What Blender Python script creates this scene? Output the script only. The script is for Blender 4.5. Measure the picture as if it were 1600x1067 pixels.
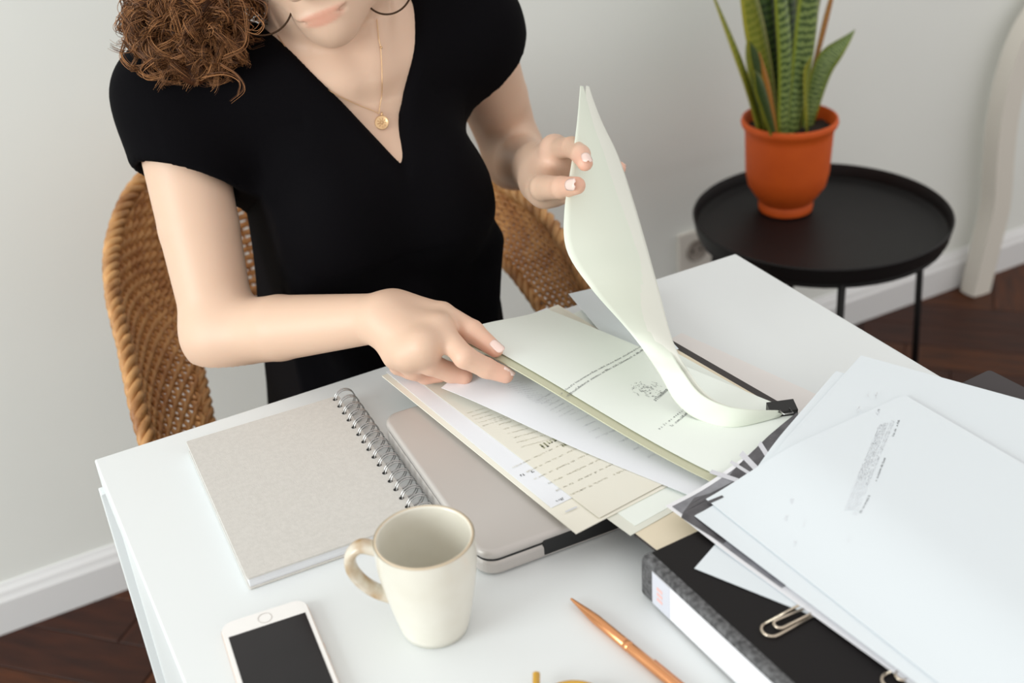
import bpy, bmesh, math, random
import numpy as np
from mathutils import Vector, Matrix

random.seed(7); np.random.seed(7)
for ob in list(bpy.data.objects): bpy.data.objects.remove(ob)
S = bpy.context.scene
COL = S.collection

# ------------------------------------------------------------------ camera
# z = 0 is the desk top, x runs along the wall, y towards the wall
FPX = 1906.3
PITCH, ROLL, YAW = 0.52928, -0.07908, 0.44585
CAM = Vector((-0.04765, -1.01397, 0.63789))
def cam_axes():
    cy, sy, cp, sp = math.cos(YAW), math.sin(YAW), math.cos(PITCH), math.sin(PITCH)
    fw = Vector((sy*cp, cy*cp, -sp)); rt = Vector((cy, -sy, 0)); up = rt.cross(fw)
    c, s = math.cos(ROLL), math.sin(ROLL)
    return fw, c*rt + s*up, -s*rt + c*up
FW, RT, UP = cam_axes()
camd = bpy.data.cameras.new('camera'); cam = bpy.data.objects.new('camera', camd); COL.objects.link(cam)
m = Matrix((RT, UP, -FW)).transposed().to_4x4(); m.translation = CAM
cam.matrix_world = m
camd.sensor_width = 36; camd.lens = FPX/1600*36
camd.clip_start = .01
camd.dof.use_dof = True; camd.dof.focus_distance = 1.10; camd.dof.aperture_fstop = 5.0
S.camera = cam
def ray(x, y): return FW + RT*((x-800)/FPX) - UP*((y-533.5)/FPX)
def Pd(x, y, d): return CAM + ray(x, y)*d
def Pz(x, y, z): r = ray(x, y); return CAM + r*((z-CAM.z)/r.z)
def Py(x, y, Y): r = ray(x, y); return CAM + r*((Y-CAM.y)/r.y)

# ------------------------------------------------------------------ light
w = bpy.data.worlds.new('world'); S.world = w; w.use_nodes = True
bg = w.node_tree.nodes['Background']; bg.inputs[0].default_value = (1, .968, .935, 1); bg.inputs[1].default_value = .90
def area(name, loc, target, sx, sy, power, color):
    l = bpy.data.lights.new(name, 'AREA'); l.shape = 'RECTANGLE'; l.size = sx; l.size_y = sy
    l.energy = power; l.color = color
    o = bpy.data.objects.new(name, l); COL.objects.link(o); o.location = loc
    o.rotation_euler = (Vector(target)-Vector(loc)).to_track_quat('-Z', 'Y').to_euler()
    return o
area('window_daylight', (-2.3, -.50, .80), (.3, -.05, -.05), 1.15, 1.4, 49, (.935, 1, .99))
vs = S.view_settings
vs.view_transform = 'Standard'; vs.look = 'None'; vs.exposure = 0.10; vs.gamma = 1; vs.use_curve_mapping = False

# ------------------------------------------------------------------ materials
MATS = {}
def mat(name, color, rough=.5, metal=0., var=None, scale=40., bump=0., bscale=200., coat=0., sub=0., spec=None, attr=None, stretch=None, detail=4):
    if name in MATS: return MATS[name]
    M = bpy.data.materials.new(name); M.use_nodes = True; nt = M.node_tree; b = nt.nodes['Principled BSDF']
    b.inputs['Base Color'].default_value = (*color, 1); b.inputs['Roughness'].default_value = rough; b.inputs['Metallic'].default_value = metal
    if coat: b.inputs['Coat Weight'].default_value = coat
    if spec is not None: b.inputs['Specular IOR Level'].default_value = spec
    if sub:
        b.inputs['Subsurface Weight'].default_value = sub; b.inputs['Subsurface Radius'].default_value = (1, .35, .2); b.inputs['Subsurface Scale'].default_value = .008
    L = nt.links; co = None
    if var or bump:
        tc = nt.nodes.new('ShaderNodeTexCoord'); co = tc.outputs['Object']
        if stretch:
            mp = nt.nodes.new('ShaderNodeMapping'); mp.inputs['Scale'].default_value = stretch; L.new(co, mp.inputs[0]); co = mp.outputs[0]
    if var:
        n = nt.nodes.new('ShaderNodeTexNoise'); n.inputs['Scale'].default_value = scale; n.inputs['Detail'].default_value = detail; L.new(co, n.inputs['Vector'])
        r = nt.nodes.new('ShaderNodeValToRGB'); r.color_ramp.elements[0].position = .33; r.color_ramp.elements[1].position = .67
        r.color_ramp.elements[0].color = (*color, 1); r.color_ramp.elements[1].color = (*var, 1)
        L.new(n.outputs['Fac'], r.inputs['Fac']); L.new(r.outputs['Color'], b.inputs['Base Color'])
    if attr:
        a = nt.nodes.new('ShaderNodeAttribute'); a.attribute_name = attr; L.new(a.outputs['Color'], b.inputs['Base Color'])
    if bump:
        n2 = nt.nodes.new('ShaderNodeTexNoise'); n2.inputs['Scale'].default_value = bscale; n2.inputs['Detail'].default_value = 5; L.new(co, n2.inputs['Vector'])
        bp = nt.nodes.new('ShaderNodeBump'); bp.inputs['Strength'].default_value = bump; bp.inputs['Distance'].default_value = .002
        L.new(n2.outputs['Fac'], bp.inputs['Height']); L.new(bp.outputs['Normal'], b.inputs['Normal'])
    MATS[name] = M; return M
def srgb(r, g, b):
    f = lambda c: (c/255/12.92) if c/255 <= .04045 else ((c/255+.055)/1.055)**2.4
    return (f(r), f(g), f(b))

# ------------------------------------------------------------------ mesh helpers
def obj(name, me, material=None, parent=None, loc=None):
    o = bpy.data.objects.new(name, me); COL.objects.link(o)
    if material and not len(me.materials): me.materials.append(material)
    if parent: o.parent = parent
    if loc is not None: o.location = loc
    return o
def tag(o, label, cat, group=None, kind=None):
    if label: o['label'] = label
    if cat: o['category'] = cat
    if group: o['group'] = group
    if kind: o['kind'] = kind
    return o
def thing(name, label, cat, loc=(0, 0, 0), rotz=0, group=None):
    o = bpy.data.objects.new(name, None); COL.objects.link(o); o.location = loc; o.rotation_euler = (0, 0, rotz)
    o.empty_display_size = .05
    return tag(o, label, cat, group)
def pydata(vs_, fs, smooth=True):
    me = bpy.data.meshes.new('m'); me.from_pydata([tuple(v) for v in vs_], [], [tuple(f) for f in fs])
    if smooth: me.polygons.foreach_set('use_smooth', [True]*len(me.polygons))
    me.update(); return me
def np_mesh(V, Q, smooth=True):
    me = bpy.data.meshes.new('m'); V = np.asarray(V, np.float32); Q = np.asarray(Q, np.int32)
    k = Q.shape[1]
    me.vertices.add(len(V)); me.vertices.foreach_set('co', V.ravel())
    me.loops.add(Q.size); me.loops.foreach_set('vertex_index', Q.ravel())
    me.polygons.add(len(Q)); me.polygons.foreach_set('loop_start', np.arange(0, Q.size, k, dtype=np.int32))
    if smooth: me.polygons.foreach_set('use_smooth', np.ones(len(Q), bool))
    me.update(calc_edges=True); me.validate(); return me
def box_mesh(x0, x1, y0, y1, z0, z1, bev=0., seg=2):
    bm = bmesh.new(); bmesh.ops.create_cube(bm, size=1)
    for v in bm.verts: v.co = Vector((x0+(v.co.x+.5)*(x1-x0), y0+(v.co.y+.5)*(y1-y0), z0+(v.co.z+.5)*(z1-z0)))
    if bev: bmesh.ops.bevel(bm, geom=bm.edges[:], offset=bev, segments=seg, affect='EDGES', profile=.5)
    me = bpy.data.meshes.new('box'); bm.to_mesh(me); bm.free(); return me
def prism_mesh(poly, z0, z1, bev=0., seg=2, side_bev=0.):
    bm = bmesh.new(); vs_ = [bm.verts.new((x, y, z0)) for x, y in poly]; f = bm.faces.new(vs_)
    if f.normal.z > 0 or True: bmesh.ops.recalc_face_normals(bm, faces=[f])
    r = bmesh.ops.extrude_face_region(bm, geom=[f]); 
    for g in r['geom']:
        if isinstance(g, bmesh.types.BMVert): g.co.z = z1
    bmesh.ops.recalc_face_normals(bm, faces=bm.faces[:])
    if bev:
        ed = [e for e in bm.edges if abs(e.verts[0].co.z-e.verts[1].co.z) < 1e-6]
        bmesh.ops.bevel(bm, geom=ed, offset=bev, segments=seg, affect='EDGES', profile=.5)
    me = bpy.data.meshes.new('prism'); bm.to_mesh(me); bm.free(); return me
def round_rect(w_, h_, r, n=6, cx=0, cy=0):
    out = []
    for sx, sy, a0 in ((1, 1, 0), (-1, 1, 90), (-1, -1, 180), (1, -1, 270)):
        for k in range(n+1):
            a = math.radians(a0+90*k/n); out.append((cx+sx*(w_/2-r)+r*math.cos(a), cy+sy*(h_/2-r)+r*math.sin(a)))
    return out
def tube_data(pts, rad, sides=8, closed=False, cap=True):
    P = [Vector(p) for p in pts]; n = len(P); R = rad if hasattr(rad, '__len__') else [rad]*n
    T = []
    for i in range(n):
        a = P[i-1] if (i > 0 or closed) else P[i]; b = P[(i+1) % n] if (i < n-1 or closed) else P[i]
        t = (b-a); T.append(t.normalized() if t.length > 1e-9 else Vector((0, 0, 1)))
    N = T[0].orthogonal().normalized(); V = []; F = []
    for i in range(n):
        N = (N - T[i]*N.dot(T[i])); N = N.normalized() if N.length > 1e-9 else T[i].orthogonal().normalized()
        B = T[i].cross(N)
        for k in range(sides):
            a = 2*math.pi*k/sides; V.append(P[i]+(N*math.cos(a)+B*math.sin(a))*R[i])
    for i in range(n if closed else n-1):
        j = (i+1) % n
        for k in range(sides):
            k2 = (k+1) % sides; F.append((i*sides+k, i*sides+k2, j*sides+k2, j*sides+k))
    if cap and not closed:
        F.append(tuple(reversed(range(sides)))); F.append(tuple((n-1)*sides+k for k in range(sides)))
    return V, F
class MB:
    def __init__(s): s.v = []; s.f = []
    def add(s, V, F): o = len(s.v); s.v += list(V); s.f += [tuple(i+o for i in f) for f in F]; return s
    def tube(s, *a, **k): return s.add(*tube_data(*a, **k))
    def box(s, x0, x1, y0, y1, z0, z1):
        V = [(x, y, z) for x in (x0, x1) for y in (y0, y1) for z in (z0, z1)]
        return s.add(V, [(0, 1, 3, 2), (4, 6, 7, 5), (0, 4, 5, 1), (2, 3, 7, 6), (0, 2, 6, 4), (1, 5, 7, 3)])
    def build(s, name, material, parent=None, smooth=True): return obj(name, pydata(s.v, s.f, smooth), material, parent)
def tube(name, pts, rad, material, parent=None, sides=10, closed=False): return MB().tube(pts, rad, sides=sides, closed=closed).build(name, material, parent)
def lathe_mesh(prof, n=48, close=False):
    V = []; F = []
    for r, z in prof:
        for k in range(n):
            a = 2*math.pi*k/n; V.append((r*math.cos(a), r*math.sin(a), z))
    m_ = len(prof)
    for i in range(m_ if close else m_-1):
        j = (i+1) % m_
        for k in range(n):
            k2 = (k+1) % n; F.append((i*n+k, i*n+k2, j*n+k2, j*n+k))
    if not close:
        if prof[0][0] > 1e-6: F.append(tuple(reversed(range(n))))
        if prof[-1][0] > 1e-6: F.append(tuple((m_-1)*n+k for k in range(n)))
    return pydata(V, F)
def autosmooth(o, ang=40):
    for p in o.data.polygons: p.use_smooth = True
    o.data.set_sharp_from_angle(angle=math.radians(ang)); return o
def catmull(pts, n):
    P = [Vector(p) for p in pts]; P = [P[0]*2-P[1]]+P+[P[-1]*2-P[-2]]; out = []; m_ = len(P)-3
    for k in range(n):
        u = k/(n-1)*m_; i = min(int(u), m_-1); t = u-i; a, b, c, d = P[i:i+4]
        out.append(.5*((2*b)+(c-a)*t+(2*a-5*b+4*c-d)*t*t+(3*b-a-3*c+d)*t**3))
    return out

# ================================================================== THE SETTING
FLOOR = -.75; WALL = .774
m_wall = mat('wall_paint', srgb(237, 240, 236), .85, var=srgb(234, 237, 233), scale=3, bump=.05, bscale=60)
m_trim = mat('trim_paint', srgb(232, 233, 234), .45)
m_plank = [mat('plank_%d' % i, c, .5, var=v, scale=9, bump=.15, bscale=50, stretch=(1, 6, 1), spec=.3) for i, (c, v) in enumerate(
    [(srgb(66, 32, 17), srgb(44, 21, 13)), (srgb(86, 44, 17), srgb(56, 28, 14)), (srgb(54, 27, 17), srgb(38, 18, 12))])]
fl = obj('floor', box_mesh(-3.2, 4.2, -3.2, WALL, FLOOR-.1, FLOOR-.012), mat('floor_joint', srgb(35, 18, 12), .6)); fl['kind'] = 'structure'
wl = obj('wall_back', box_mesh(-3.2, 4.2, WALL, WALL+.12, FLOOR-.1, 1.9), m_wall); wl['kind'] = 'structure'
# herringbone parquet blocks
PL, PW = .46, .092
pm = []
for i in range(3):
    me = box_mesh(-PL/2+.0008, PL/2-.0008, -PW/2+.0008, PW/2-.0008, -.012, 0, .0012, 1); me.materials.append(m_plank[i]); pm.append(me)
c45 = math.sqrt(.5); cnt = 0
n_ = round(PL/PW)
for k in range(-60, 60):
    for j in range(-12, 12):
        for ori in (0, 1):
            # herringbone lattice in rotated frame
            if ori == 0: u = k*PW + j*2*PL*0 + PL/2 + j*(PL+PL)*.5*0; v = k*PW + PW/2
            else: u = k*PW + PW/2 - 0; v = k*PW + PL/2 + PW
            u += j*PL*1.0; v -= j*PL*1.0
            x = (u-v)*c45 + .7; y = (u+v)*c45 - .6
            if not (-1.45 < x < 3.0 and -1.1 < y < WALL+.25): continue
            if not (x < .45 or x > .9 or y > -.4): continue
            if y > WALL-.01+.2: continue
            o = obj('plank', pm[random.choice((0, 0, 1, 1, 2))], None, fl); o.location = (x, y, FLOOR)
            o.rotation_euler = (0, 0, math.radians(45 if ori == 0 else 135)); cnt += 1
bb_prof = [(0, 0), (-.016, 0), (-.016, .062), (-.012, .07), (-.010, .078), (-.005, .085), (-.003, .09), (0, .09)]
V = []; F = []
for X in (-3.2, 4.2):
    for y, z in bb_prof: V.append((X, WALL+y, FLOOR+z))
nb = len(bb_prof)
for i in range(nb-1): F.append((i, i+1, nb+i+1, nb+i))
o = obj('baseboard_back', pydata(V, F, False), m_trim); o['kind'] = 'structure'

# ================================================================== DESK
m_desk = mat('desk_white', srgb(227, 231, 232), .42)
DW, DD = .7293, .50
t = thing('desk', 'small white desk with panel legs in front of the seated woman', 'desk', (0, 0, FLOOR))
def part(name, me, m_, parent, dz=0): return obj(name, me, m_, parent)
H = -FLOOR
DN = -.82
obj('desk_top', box_mesh(0, DW, DN, 0, H-.030, H, .0015), m_desk, t)
for x0, x1 in ((.004, .022), (DW-.022, DW-.004)):
    obj('side_panel', box_mesh(x0, x1, DN+.012, -.012, .0, H-.030, .001), m_desk, t)
for x0, x1 in ((-.004, .024), (DW-.024, DW+.004)):
    obj('leg', box_mesh(x0, x1, -.014, -.001, 0, H-.0305, .001), m_desk, t)
    obj('leg', box_mesh(x0, x1, DN+.001, DN+.014, 0, H-.0305, .001), m_desk, t)
obj('back_panel', box_mesh(.024, DW-.024, -.045, -.030, H-.16, H-.0305, .001), m_desk, t)

# ================================================================== SIDE TABLE AND PLANT
m_black = mat('black_metal', srgb(20, 18, 19), .5, var=srgb(17, 15, 16), scale=20, spec=.3)
TZ = -.247; TC = Pz(1283, 331, TZ); TR = .212
t = thing('side_table', 'round black metal tray table beside the wall carrying the potted plant', 'side table', (TC.x, TC.y, FLOOR))
h = TZ-FLOOR
prof = [(0, h-.026), (TR-.014, h-.026), (TR-.006, h-.022), (TR-.003, h-.002), (TR, h+.001), (TR+.002, h-.001), (TR+.001, h-.006), (TR-.003, h-.026), (TR-.012, h-.030), (0, h-.030)]
autosmooth(obj('tray', lathe_mesh(prof, 72), m_black, t), 50)
LR = .185
legs = []
for px in ((1113, 362), (1242, 408), (1311, 410), (1431, 388)):
    q = Pz(*px, TZ-.03); legs.append(0)
la = [legs[0], legs[2], legs[3], math.radians(62)]
def pxx(a):
    q = Vector((TC.x+math.cos(a)*TR, TC.y+math.sin(a)*TR, TZ-.15))-CAM; return 800+FPX*q.dot(RT)/q.dot(FW)
def legang(x, lo, hi): return min((math.radians(k*.5) for k in range(int(lo*2), int(hi*2))), key=lambda a: abs(pxx(a)-x))
for a in (legang(1113, 110, 240), legang(1309, 200, 300), legang(1424, 285, 350), legang(1240, 60, 150)):
    top = Vector((math.cos(a)*(TR-.012), math.sin(a)*(TR-.012), h-.028)); bot = Vector((math.cos(a)*(TR+.015), math.sin(a)*(TR+.015), .004))
    tube('leg', [bot, top], .0065, m_black, t)
ring = [Vector((math.cos(a)*(TR-.012), math.sin(a)*(TR-.012), h-.034)) for a in np.linspace(0, 2*math.pi, 49)[:-1]]
tube('ring', ring, .005, m_black, t, 8, True)
# pot
PC = Pz(1227, 327, TZ-.026); PC.z = TZ-.0255
m_terra = mat('terracotta', srgb(214, 90, 18), .6, var=srgb(206, 84, 16), scale=25, bump=.05)
t = thing('potted_snake_plant', 'snake plant in an orange terracotta pot on the black tray table', 'potted plant', PC)
pr = [(0, .0), (.040, .0), (.046, .003), (.047, .012), (.044, .018), (.052, .028), (.066, .05), (.071, .075), (.0735, .14), (.0745, .152), (.0795, .157), (.081, .162), (.0795, .168), (.077, .169), (.074, .165), (.071, .14), (0, .14)]
autosmooth(obj('pot', lathe_mesh(pr, 64), m_terra, t), 50)
V = [(0, 0, .146)]; F = []
for i, r in enumerate((.02, .04, .058, .0725)):
    for k in range(28):
        a = 2*math.pi*k/28; V.append((r*math.cos(a), r*math.sin(a), .146+random.uniform(-.004, .004)))
for k in range(28): F.append((0, 1+k, 1+(k+1) % 28))
for i in range(3):
    for k in range(28): F.append((1+i*28+k, 1+(i+1)*28+k, 1+(i+1)*28+(k+1) % 28, 1+i*28+(k+1) % 28))
obj('soil', pydata(V, F), mat('soil', srgb(48, 34, 24), .95, var=srgb(30, 22, 16), scale=300, bump=.8), t)
def leaf_mat(name, c1, c2, edge):
    M = bpy.data.materials.new(name); M.use_nodes = True; nt = M.node_tree; b = nt.nodes['Principled BSDF']; L = nt.links
    b.inputs['Roughness'].default_value = .4
    uv = nt.nodes.new('ShaderNodeUVMap'); sp = nt.nodes.new('ShaderNodeSeparateXYZ'); L.new(uv.outputs[0], sp.inputs[0])
    n = nt.nodes.new('ShaderNodeTexWave'); n.wave_type = 'BANDS'; n.bands_direction = 'Y'; n.inputs['Scale'].default_value = 3.2; n.inputs['Distortion'].default_value = 5; n.inputs['Detail'].default_value = 3; n.inputs['Detail Scale'].default_value = 2
    L.new(uv.outputs[0], n.inputs['Vector'])
    r = nt.nodes.new('ShaderNodeValToRGB'); r.color_ramp.elements[0].color = (*c1, 1); r.color_ramp.elements[1].color = (*c2, 1); L.new(n.outputs['Fac'], r.inputs[0])
    ab = nt.nodes.new('ShaderNodeMath'); ab.operation = 'ABSOLUTE'; sb = nt.nodes.new('ShaderNodeMath'); sb.operation = 'SUBTRACT'; sb.inputs[1].default_value = .5
    L.new(sp.outputs[0], sb.inputs[0]); L.new(sb.outputs[0], ab.inputs[0])
    er = nt.nodes.new('ShaderNodeValToRGB'); er.color_ramp.elements[0].position = .36; er.color_ramp.elements[1].position = .42; L.new(ab.outputs[0], er.inputs[0])
    mx = nt.nodes.new('ShaderNodeMix'); mx.data_type = 'RGBA'; L.new(er.outputs[0], mx.inputs['Factor']); L.new(r.outputs[0], mx.inputs['A']); mx.inputs['B'].default_value = (*edge, 1)
    L.new(mx.outputs['Result'], b.inputs['Base Color']); return M
m_leaf = [leaf_mat('leaf_banded', srgb(48, 74, 30), srgb(140, 160, 90), srgb(128, 140, 40)),
          leaf_mat('leaf_dark', srgb(28, 46, 22), srgb(74, 98, 46), srgb(132, 134, 40)),
          leaf_mat('leaf_yellow', srgb(112, 122, 34), srgb(142, 146, 56), srgb(170, 164, 60)),
          leaf_mat('leaf_orange', srgb(150, 96, 34), srgb(176, 120, 50), srgb(150, 110, 40))]
def leaf(base, mid, tip, wid, twist0, twist1, mi, nseg=22):
    pts = catmull([base, mid, tip], nseg); V = []; F = []; UV = []
    for i, p in enumerate(pts):
        s = i/(nseg-1); wd = wid*(.62+.5*math.sin(min(1, s*1.25)*math.pi*.62))*(1 if s < .55 else max(.02, 1-((s-.55)/.45)**1.7))*.86
        tg = (pts[min(i+1, nseg-1)]-pts[max(i-1, 0)]).normalized()
        a = twist0+(twist1-twist0)*s; d = Vector((math.cos(a), math.sin(a), 0)); d = (d-tg*d.dot(tg)).normalized(); nn = tg.cross(d)
        for k in range(7):
            q = k/6-.5; V.append(p+d*(q*wd)+nn*(wd*.9*(q*q)-.0)); UV.append((k/6, s*3))
        for k in range(7):
            q = k/6-.5; V.append(p+d*(q*wd)+nn*(wd*.9*(q*q)+.0028*(1-(2*q)**2)+.0004)); UV.append((k/6, s*3))
    for i in range(nseg-1):
        a0, b0 = i*14, (i+1)*14
        for k in range(6):
            F.append((a0+k, b0+k, b0+k+1, a0+k+1)); F.append((a0+7+k+1, b0+7+k+1, b0+7+k, a0+7+k))
        F.append((a0, a0+7, b0+7, b0)); F.append((a0+6, b0+6, b0+13, a0+13))
    me = pydata(V, F); uvl = me.uv_layers.new(name='UVMap')
    uvl.data.foreach_set('uv', [c for l in me.loops for c in UV[l.vertex_index]])
    return obj('leaf', me, m_leaf[mi], t)
def LP(x, y, off): # pixel -> plant local, at a distance offset from the pot axis plane
    return Py(x, y, PC.y+off)-PC
# (base px, mid px, tip px, y offset, width, twist, material)
leaves = [((1196, 190), (1165, 110), (1100, -45), -.005, .026, .3, .9, 2), ((1212, 200), (1190, 70), (1150, -120), -.01, .044, -.2, .3, 2),
          ((1228, 200), (1232, 60), (1205, -160), -.03, .040, .1, .5, 0), ((1240, 196), (1262, 60), (1282, -150), -.02, .042, -.3, -.1, 0),
          ((1262, 192), (1290, 100), (1336, 46), -.01, .036, -.4, -.9, 0), ((1248, 190), (1285, 70), (1315, -60), .02, .030, .9, .4, 3),
          ((1222, 190), (1205, 40), (1178, -170), .03, .046, .3, -.2, 1), ((1250, 190), (1252, 40), (1245, -170), .035, .046, 0, .4, 1),
          ((1234, 185), (1236, 30), (1228, -190), .015, .044, -.2, .2, 1), ((1205, 192), (1188, 110), (1172, 65), -.015, .030, .6, .2, 1),
          ((1215, 198), (1203, 140), (1188, 82), -.035, .020, .2, .6, 3), ((1256, 188), (1270, 20), (1300, -140), .03, .044, .2, -.2, 1),
          ((1264, 190), (1262, 120), (1268, 90), -.03, .016, .6, .2, 2), ((1198, 188), (1186, 100), (1180, 20), .02, .04, -.5, -.2, 1),
          ((1210, 205), (1196, 150), (1180, 110), -.045, .030, .5, .3, 1)]
for b_, m2, tp, off, wd, a0, a1, mi in leaves:
    B = LP(*b_, off); r_ = math.hypot(B.x, B.y)
    if r_ > .058: B.x *= .058/r_; B.y *= .058/r_
    B.z = .142
    leaf(B, LP(*m2, off*1.3), LP(*tp, off*1.6), wd, a0, a1, mi)

# ================================================================== WALL SOCKET
q = Py(1084, 388, WALL); t = thing('wall_socket', 'white electrical wall socket low on the wall beside the tray table', 'socket', (q.x, WALL, q.z))
m_sock = mat('socket_plastic', srgb(222, 218, 210), .4)
obj('socket_plate', prism_mesh(round_rect(.082, .082, .006), 0, .009, .0015), m_sock, t).rotation_euler = (math.pi/2, 0, 0)
cup = obj('socket_cup', lathe_mesh([(.024, .0095), (.0225, .0135), (.021, .0135), (.0195, .0098), (.018, .0096), (0, .0096)], 40), mat('socket_recess', srgb(150, 142, 134), .5), t); cup.rotation_euler = (math.pi/2, 0, 0)
for sx in (-.0095, .0095):
    o = obj('socket_hole', lathe_mesh([(.0028, .0096), (.0028, .0104), (0, .0104)], 14), mat('hole_dark', (.01, .01, .01), .9), t); o.rotation_euler = (math.pi/2, 0, 0); o.location = (sx, 0, 0)

# ================================================================== WHITE CURVED FRAME (right edge)
t = thing('curved_white_frame', 'white painted curved wooden leg against the wall at the right edge', 'furniture leg', (2.03, WALL-.05, FLOOR))
fp = [Py(x, y, WALL-.055)-Vector((2.03, WALL-.05, FLOOR)) for x, y in ((1527, 432), (1540, 385), (1555, 320), (1560, 250), (1566, 190), (1580, 120), (1606, 50), (1650, -10), (1720, -60))]
fp[0].z = .0
top = fp[-1]; cxm = top.x+.12
arc = catmull(fp, 40)
sec = [(-.026, -.02), (.026, -.02), (.03, 0), (.026, .02), (-.026, .02), (-.03, 0)]
def sweep_flat(path, sec, name, parent, m_):
    V = []; F = []; n = len(path)
    for i, p in enumerate(path):
        tg = (path[min(i+1, n-1)]-path[max(i-1, 0)]).normalized(); sd = Vector((0, 1, 0)).cross(tg).normalized()
        for a, b in sec: V.append(p+sd*a+Vector((0, b, 0)))
    k = len(sec)
    for i in range(n-1):
        for j in range(k): F.append((i*k+j, i*k+(j+1) % k, (i+1)*k+(j+1) % k, (i+1)*k+j))
    F.append(tuple(range(k))); F.append(tuple(reversed(range((n-1)*k, n*k))))
    me = pydata(V, F); bm = bmesh.new(); bm.from_mesh(me); bmesh.ops.recalc_face_normals(bm, faces=bm.faces[:]); bm.to_mesh(me); bm.free()
    return autosmooth(obj(name, me, m_, parent), 35)
m_cream = mat('cream_paint', srgb(226, 222, 212), .5)
sweep_flat(arc, sec, 'leg', t, m_cream)
mir = [Vector((2*cxm-p.x, p.y, p.z)) for p in reversed(arc)]
sweep_flat(mir, sec, 'leg', t, m_cream)
sweep_flat([arc[-1]+(mir[0]-arc[-1])*k/8+Vector((0, 0, .03*math.sin(math.pi*k/8))) for k in range(9)], sec, 'top_rail', t, m_cream)
#SECTION2
# ================================================================== NOTEBOOK
m_card = mat('kraft_grey_board', srgb(208, 205, 200), .85, var=srgb(201, 198, 193), scale=260, bump=.12, bscale=900)
m_paper = mat('white_paper', srgb(240, 242, 245), .7)
m_wire = mat('steel_wire', srgb(190, 190, 190), .22, 1.)
NW, NH, NT = .148, .216, .0125
t = thing('spiral_notebook', 'closed spiral notebook with plain grey-beige cover on the white desk', 'notebook', (.079, -.0385, 0), math.radians(-2.2))
obj('back_cover', prism_mesh(round_rect(NW, NH, .002, 3, NW/2, -NH/2), .0003, .002, .0002, 1), m_card, t)
pg = obj('page_block', box_mesh(.0015, NW-.001, -NH+.0015, -.0015, .0021, NT-.0021), mat('page_edges', srgb(236, 238, 242), .8, var=srgb(214, 216, 220), scale=900, stretch=(.02, .02, 6)), t)
cv = obj('front_cover', prism_mesh(round_rect(NW, NH, .002, 3, NW/2, -NH/2), NT-.002, NT, .0002, 1), m_card, t)
m_hole = mat('hole_dark', (.01, .01, .01), .9)
RR = .0098; ringme = None; holeme = lathe_mesh([(.0021, .0001), (.0021, .0003), (0, .0003)], 12)
mbr = MB()
for dy in (-.0016, .0016):
    mbr.tube([Vector((RR*math.cos(a), dy+.0008*math.sin(a), RR*math.sin(a))) for a in np.linspace(0, 2*math.pi, 29)[:-1]], .00062, sides=6, closed=True)
ringme = pydata(mbr.v, mbr.f); ringme.materials.append(m_wire); holeme.materials.append(m_hole)
for k in range(16):
    y = -.006-k*.0136
    o = obj('ring', ringme, None, t); o.location = (NW+.0042, y, NT/2+.0042)
    for dy in (0,):
        o2 = obj('punched_hole', holeme, None, cv); o2.location = (NW-.0055, y, NT)

# ================================================================== LAPTOP
m_alu = mat('aluminium', srgb(198, 193, 189), .42, .35, bump=.02, bscale=2500)
m_dark = mat('black_plastic', srgb(16, 16, 17), .35)
LW, LD = .290, .2275
t = thing('laptop', 'closed silver aluminium laptop lying under the documents', 'laptop', (.2425, -.1165, 0), math.radians(-2.5))
obj('base', prism_mesh(round_rect(LW, LD, .016, 8, LW/2, -LD/2), .0012, .0145, .003, 3), m_alu, t)
autosmooth(obj('lid', prism_mesh(round_rect(LW, LD, .016, 8, LW/2, -LD/2), .0152, .0242, .0042, 4), m_alu, t), 45)
obj('seam', prism_mesh(round_rect(LW-.003, LD-.003, .0145, 8, LW/2, -LD/2), .0140, .0158), m_dark, t)
obj('hinge', box_mesh(.052, LW-.052, -LD-.0004, -LD+.01, .0035, .0195, .001, 1), m_dark, t)
for x, y in ((.02, -.02), (LW-.02, -.02), (.02, -LD+.02), (LW-.02, -LD+.02)):
    o = obj('foot', lathe_mesh([(.006, .0001), (.006, .0016), (0, .0016)], 16), m_dark, t); o.location = (x, y, 0)

# ================================================================== MUG
m_mug = mat('glazed_stoneware', srgb(228, 225, 214), .28, var=srgb(222, 218, 205), scale=30, coat=.3)
m_rim = mat('bare_rim', srgb(214, 196, 170), .5)
MH = .0860; MC = Pz(662, 838, MH); MC.z = 0; MK = MH/.0945
t = thing('mug', 'off-white stoneware coffee mug with a brown-speckled handle on the desk', 'mug', MC)
prof = [(0, .0), (.0215, 0), (.0245, .0015), (.0262, .008), (.0295, .025), (.0325, .042), (.0352, .060), (.0364, .074), (.0363, .086), (.0358, .0925), (.0352, MH), (.0345, MH+.0004), (.0337, MH), (.0333, .0925), (.0335, .08), (.0325, .06), (.030, .042), (.027, .025), (.0235, .009), (.018, .006), (0, .0055)]
prof = [(r_, z_*MK if abs(z_-MH) > .001 else z_) for r_, z_ in prof]
autosmooth(obj('cup_body', lathe_mesh(prof, 72), m_mug, t), 60)
obj('rim', lathe_mesh([(.0357, MH-.0016), (.0355, MH-.0002), (.0346, MH+.0008), (.0337, MH-.0002), (.0335, MH-.0016)], 72, True), m_rim, t)
hd = Vector((-.86, .50, 0)).normalized()
hp_ = catmull([hd*.0345+Vector((0, 0, .083)), hd*.046+Vector((0, 0, .0865)), hd*.0545+Vector((0, 0, .078)), hd*.0555+Vector((0, 0, .064)), hd*.0495+Vector((0, 0, .050)), hd*.040+Vector((0, 0, .040)), hd*.0295+Vector((0, 0, .034))], 30)
hp_ = [Vector((p.x, p.y, p.z*MK)) for p in hp_]
V = []; F = []; sd = hd.cross(Vector((0, 0, 1)))
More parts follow.
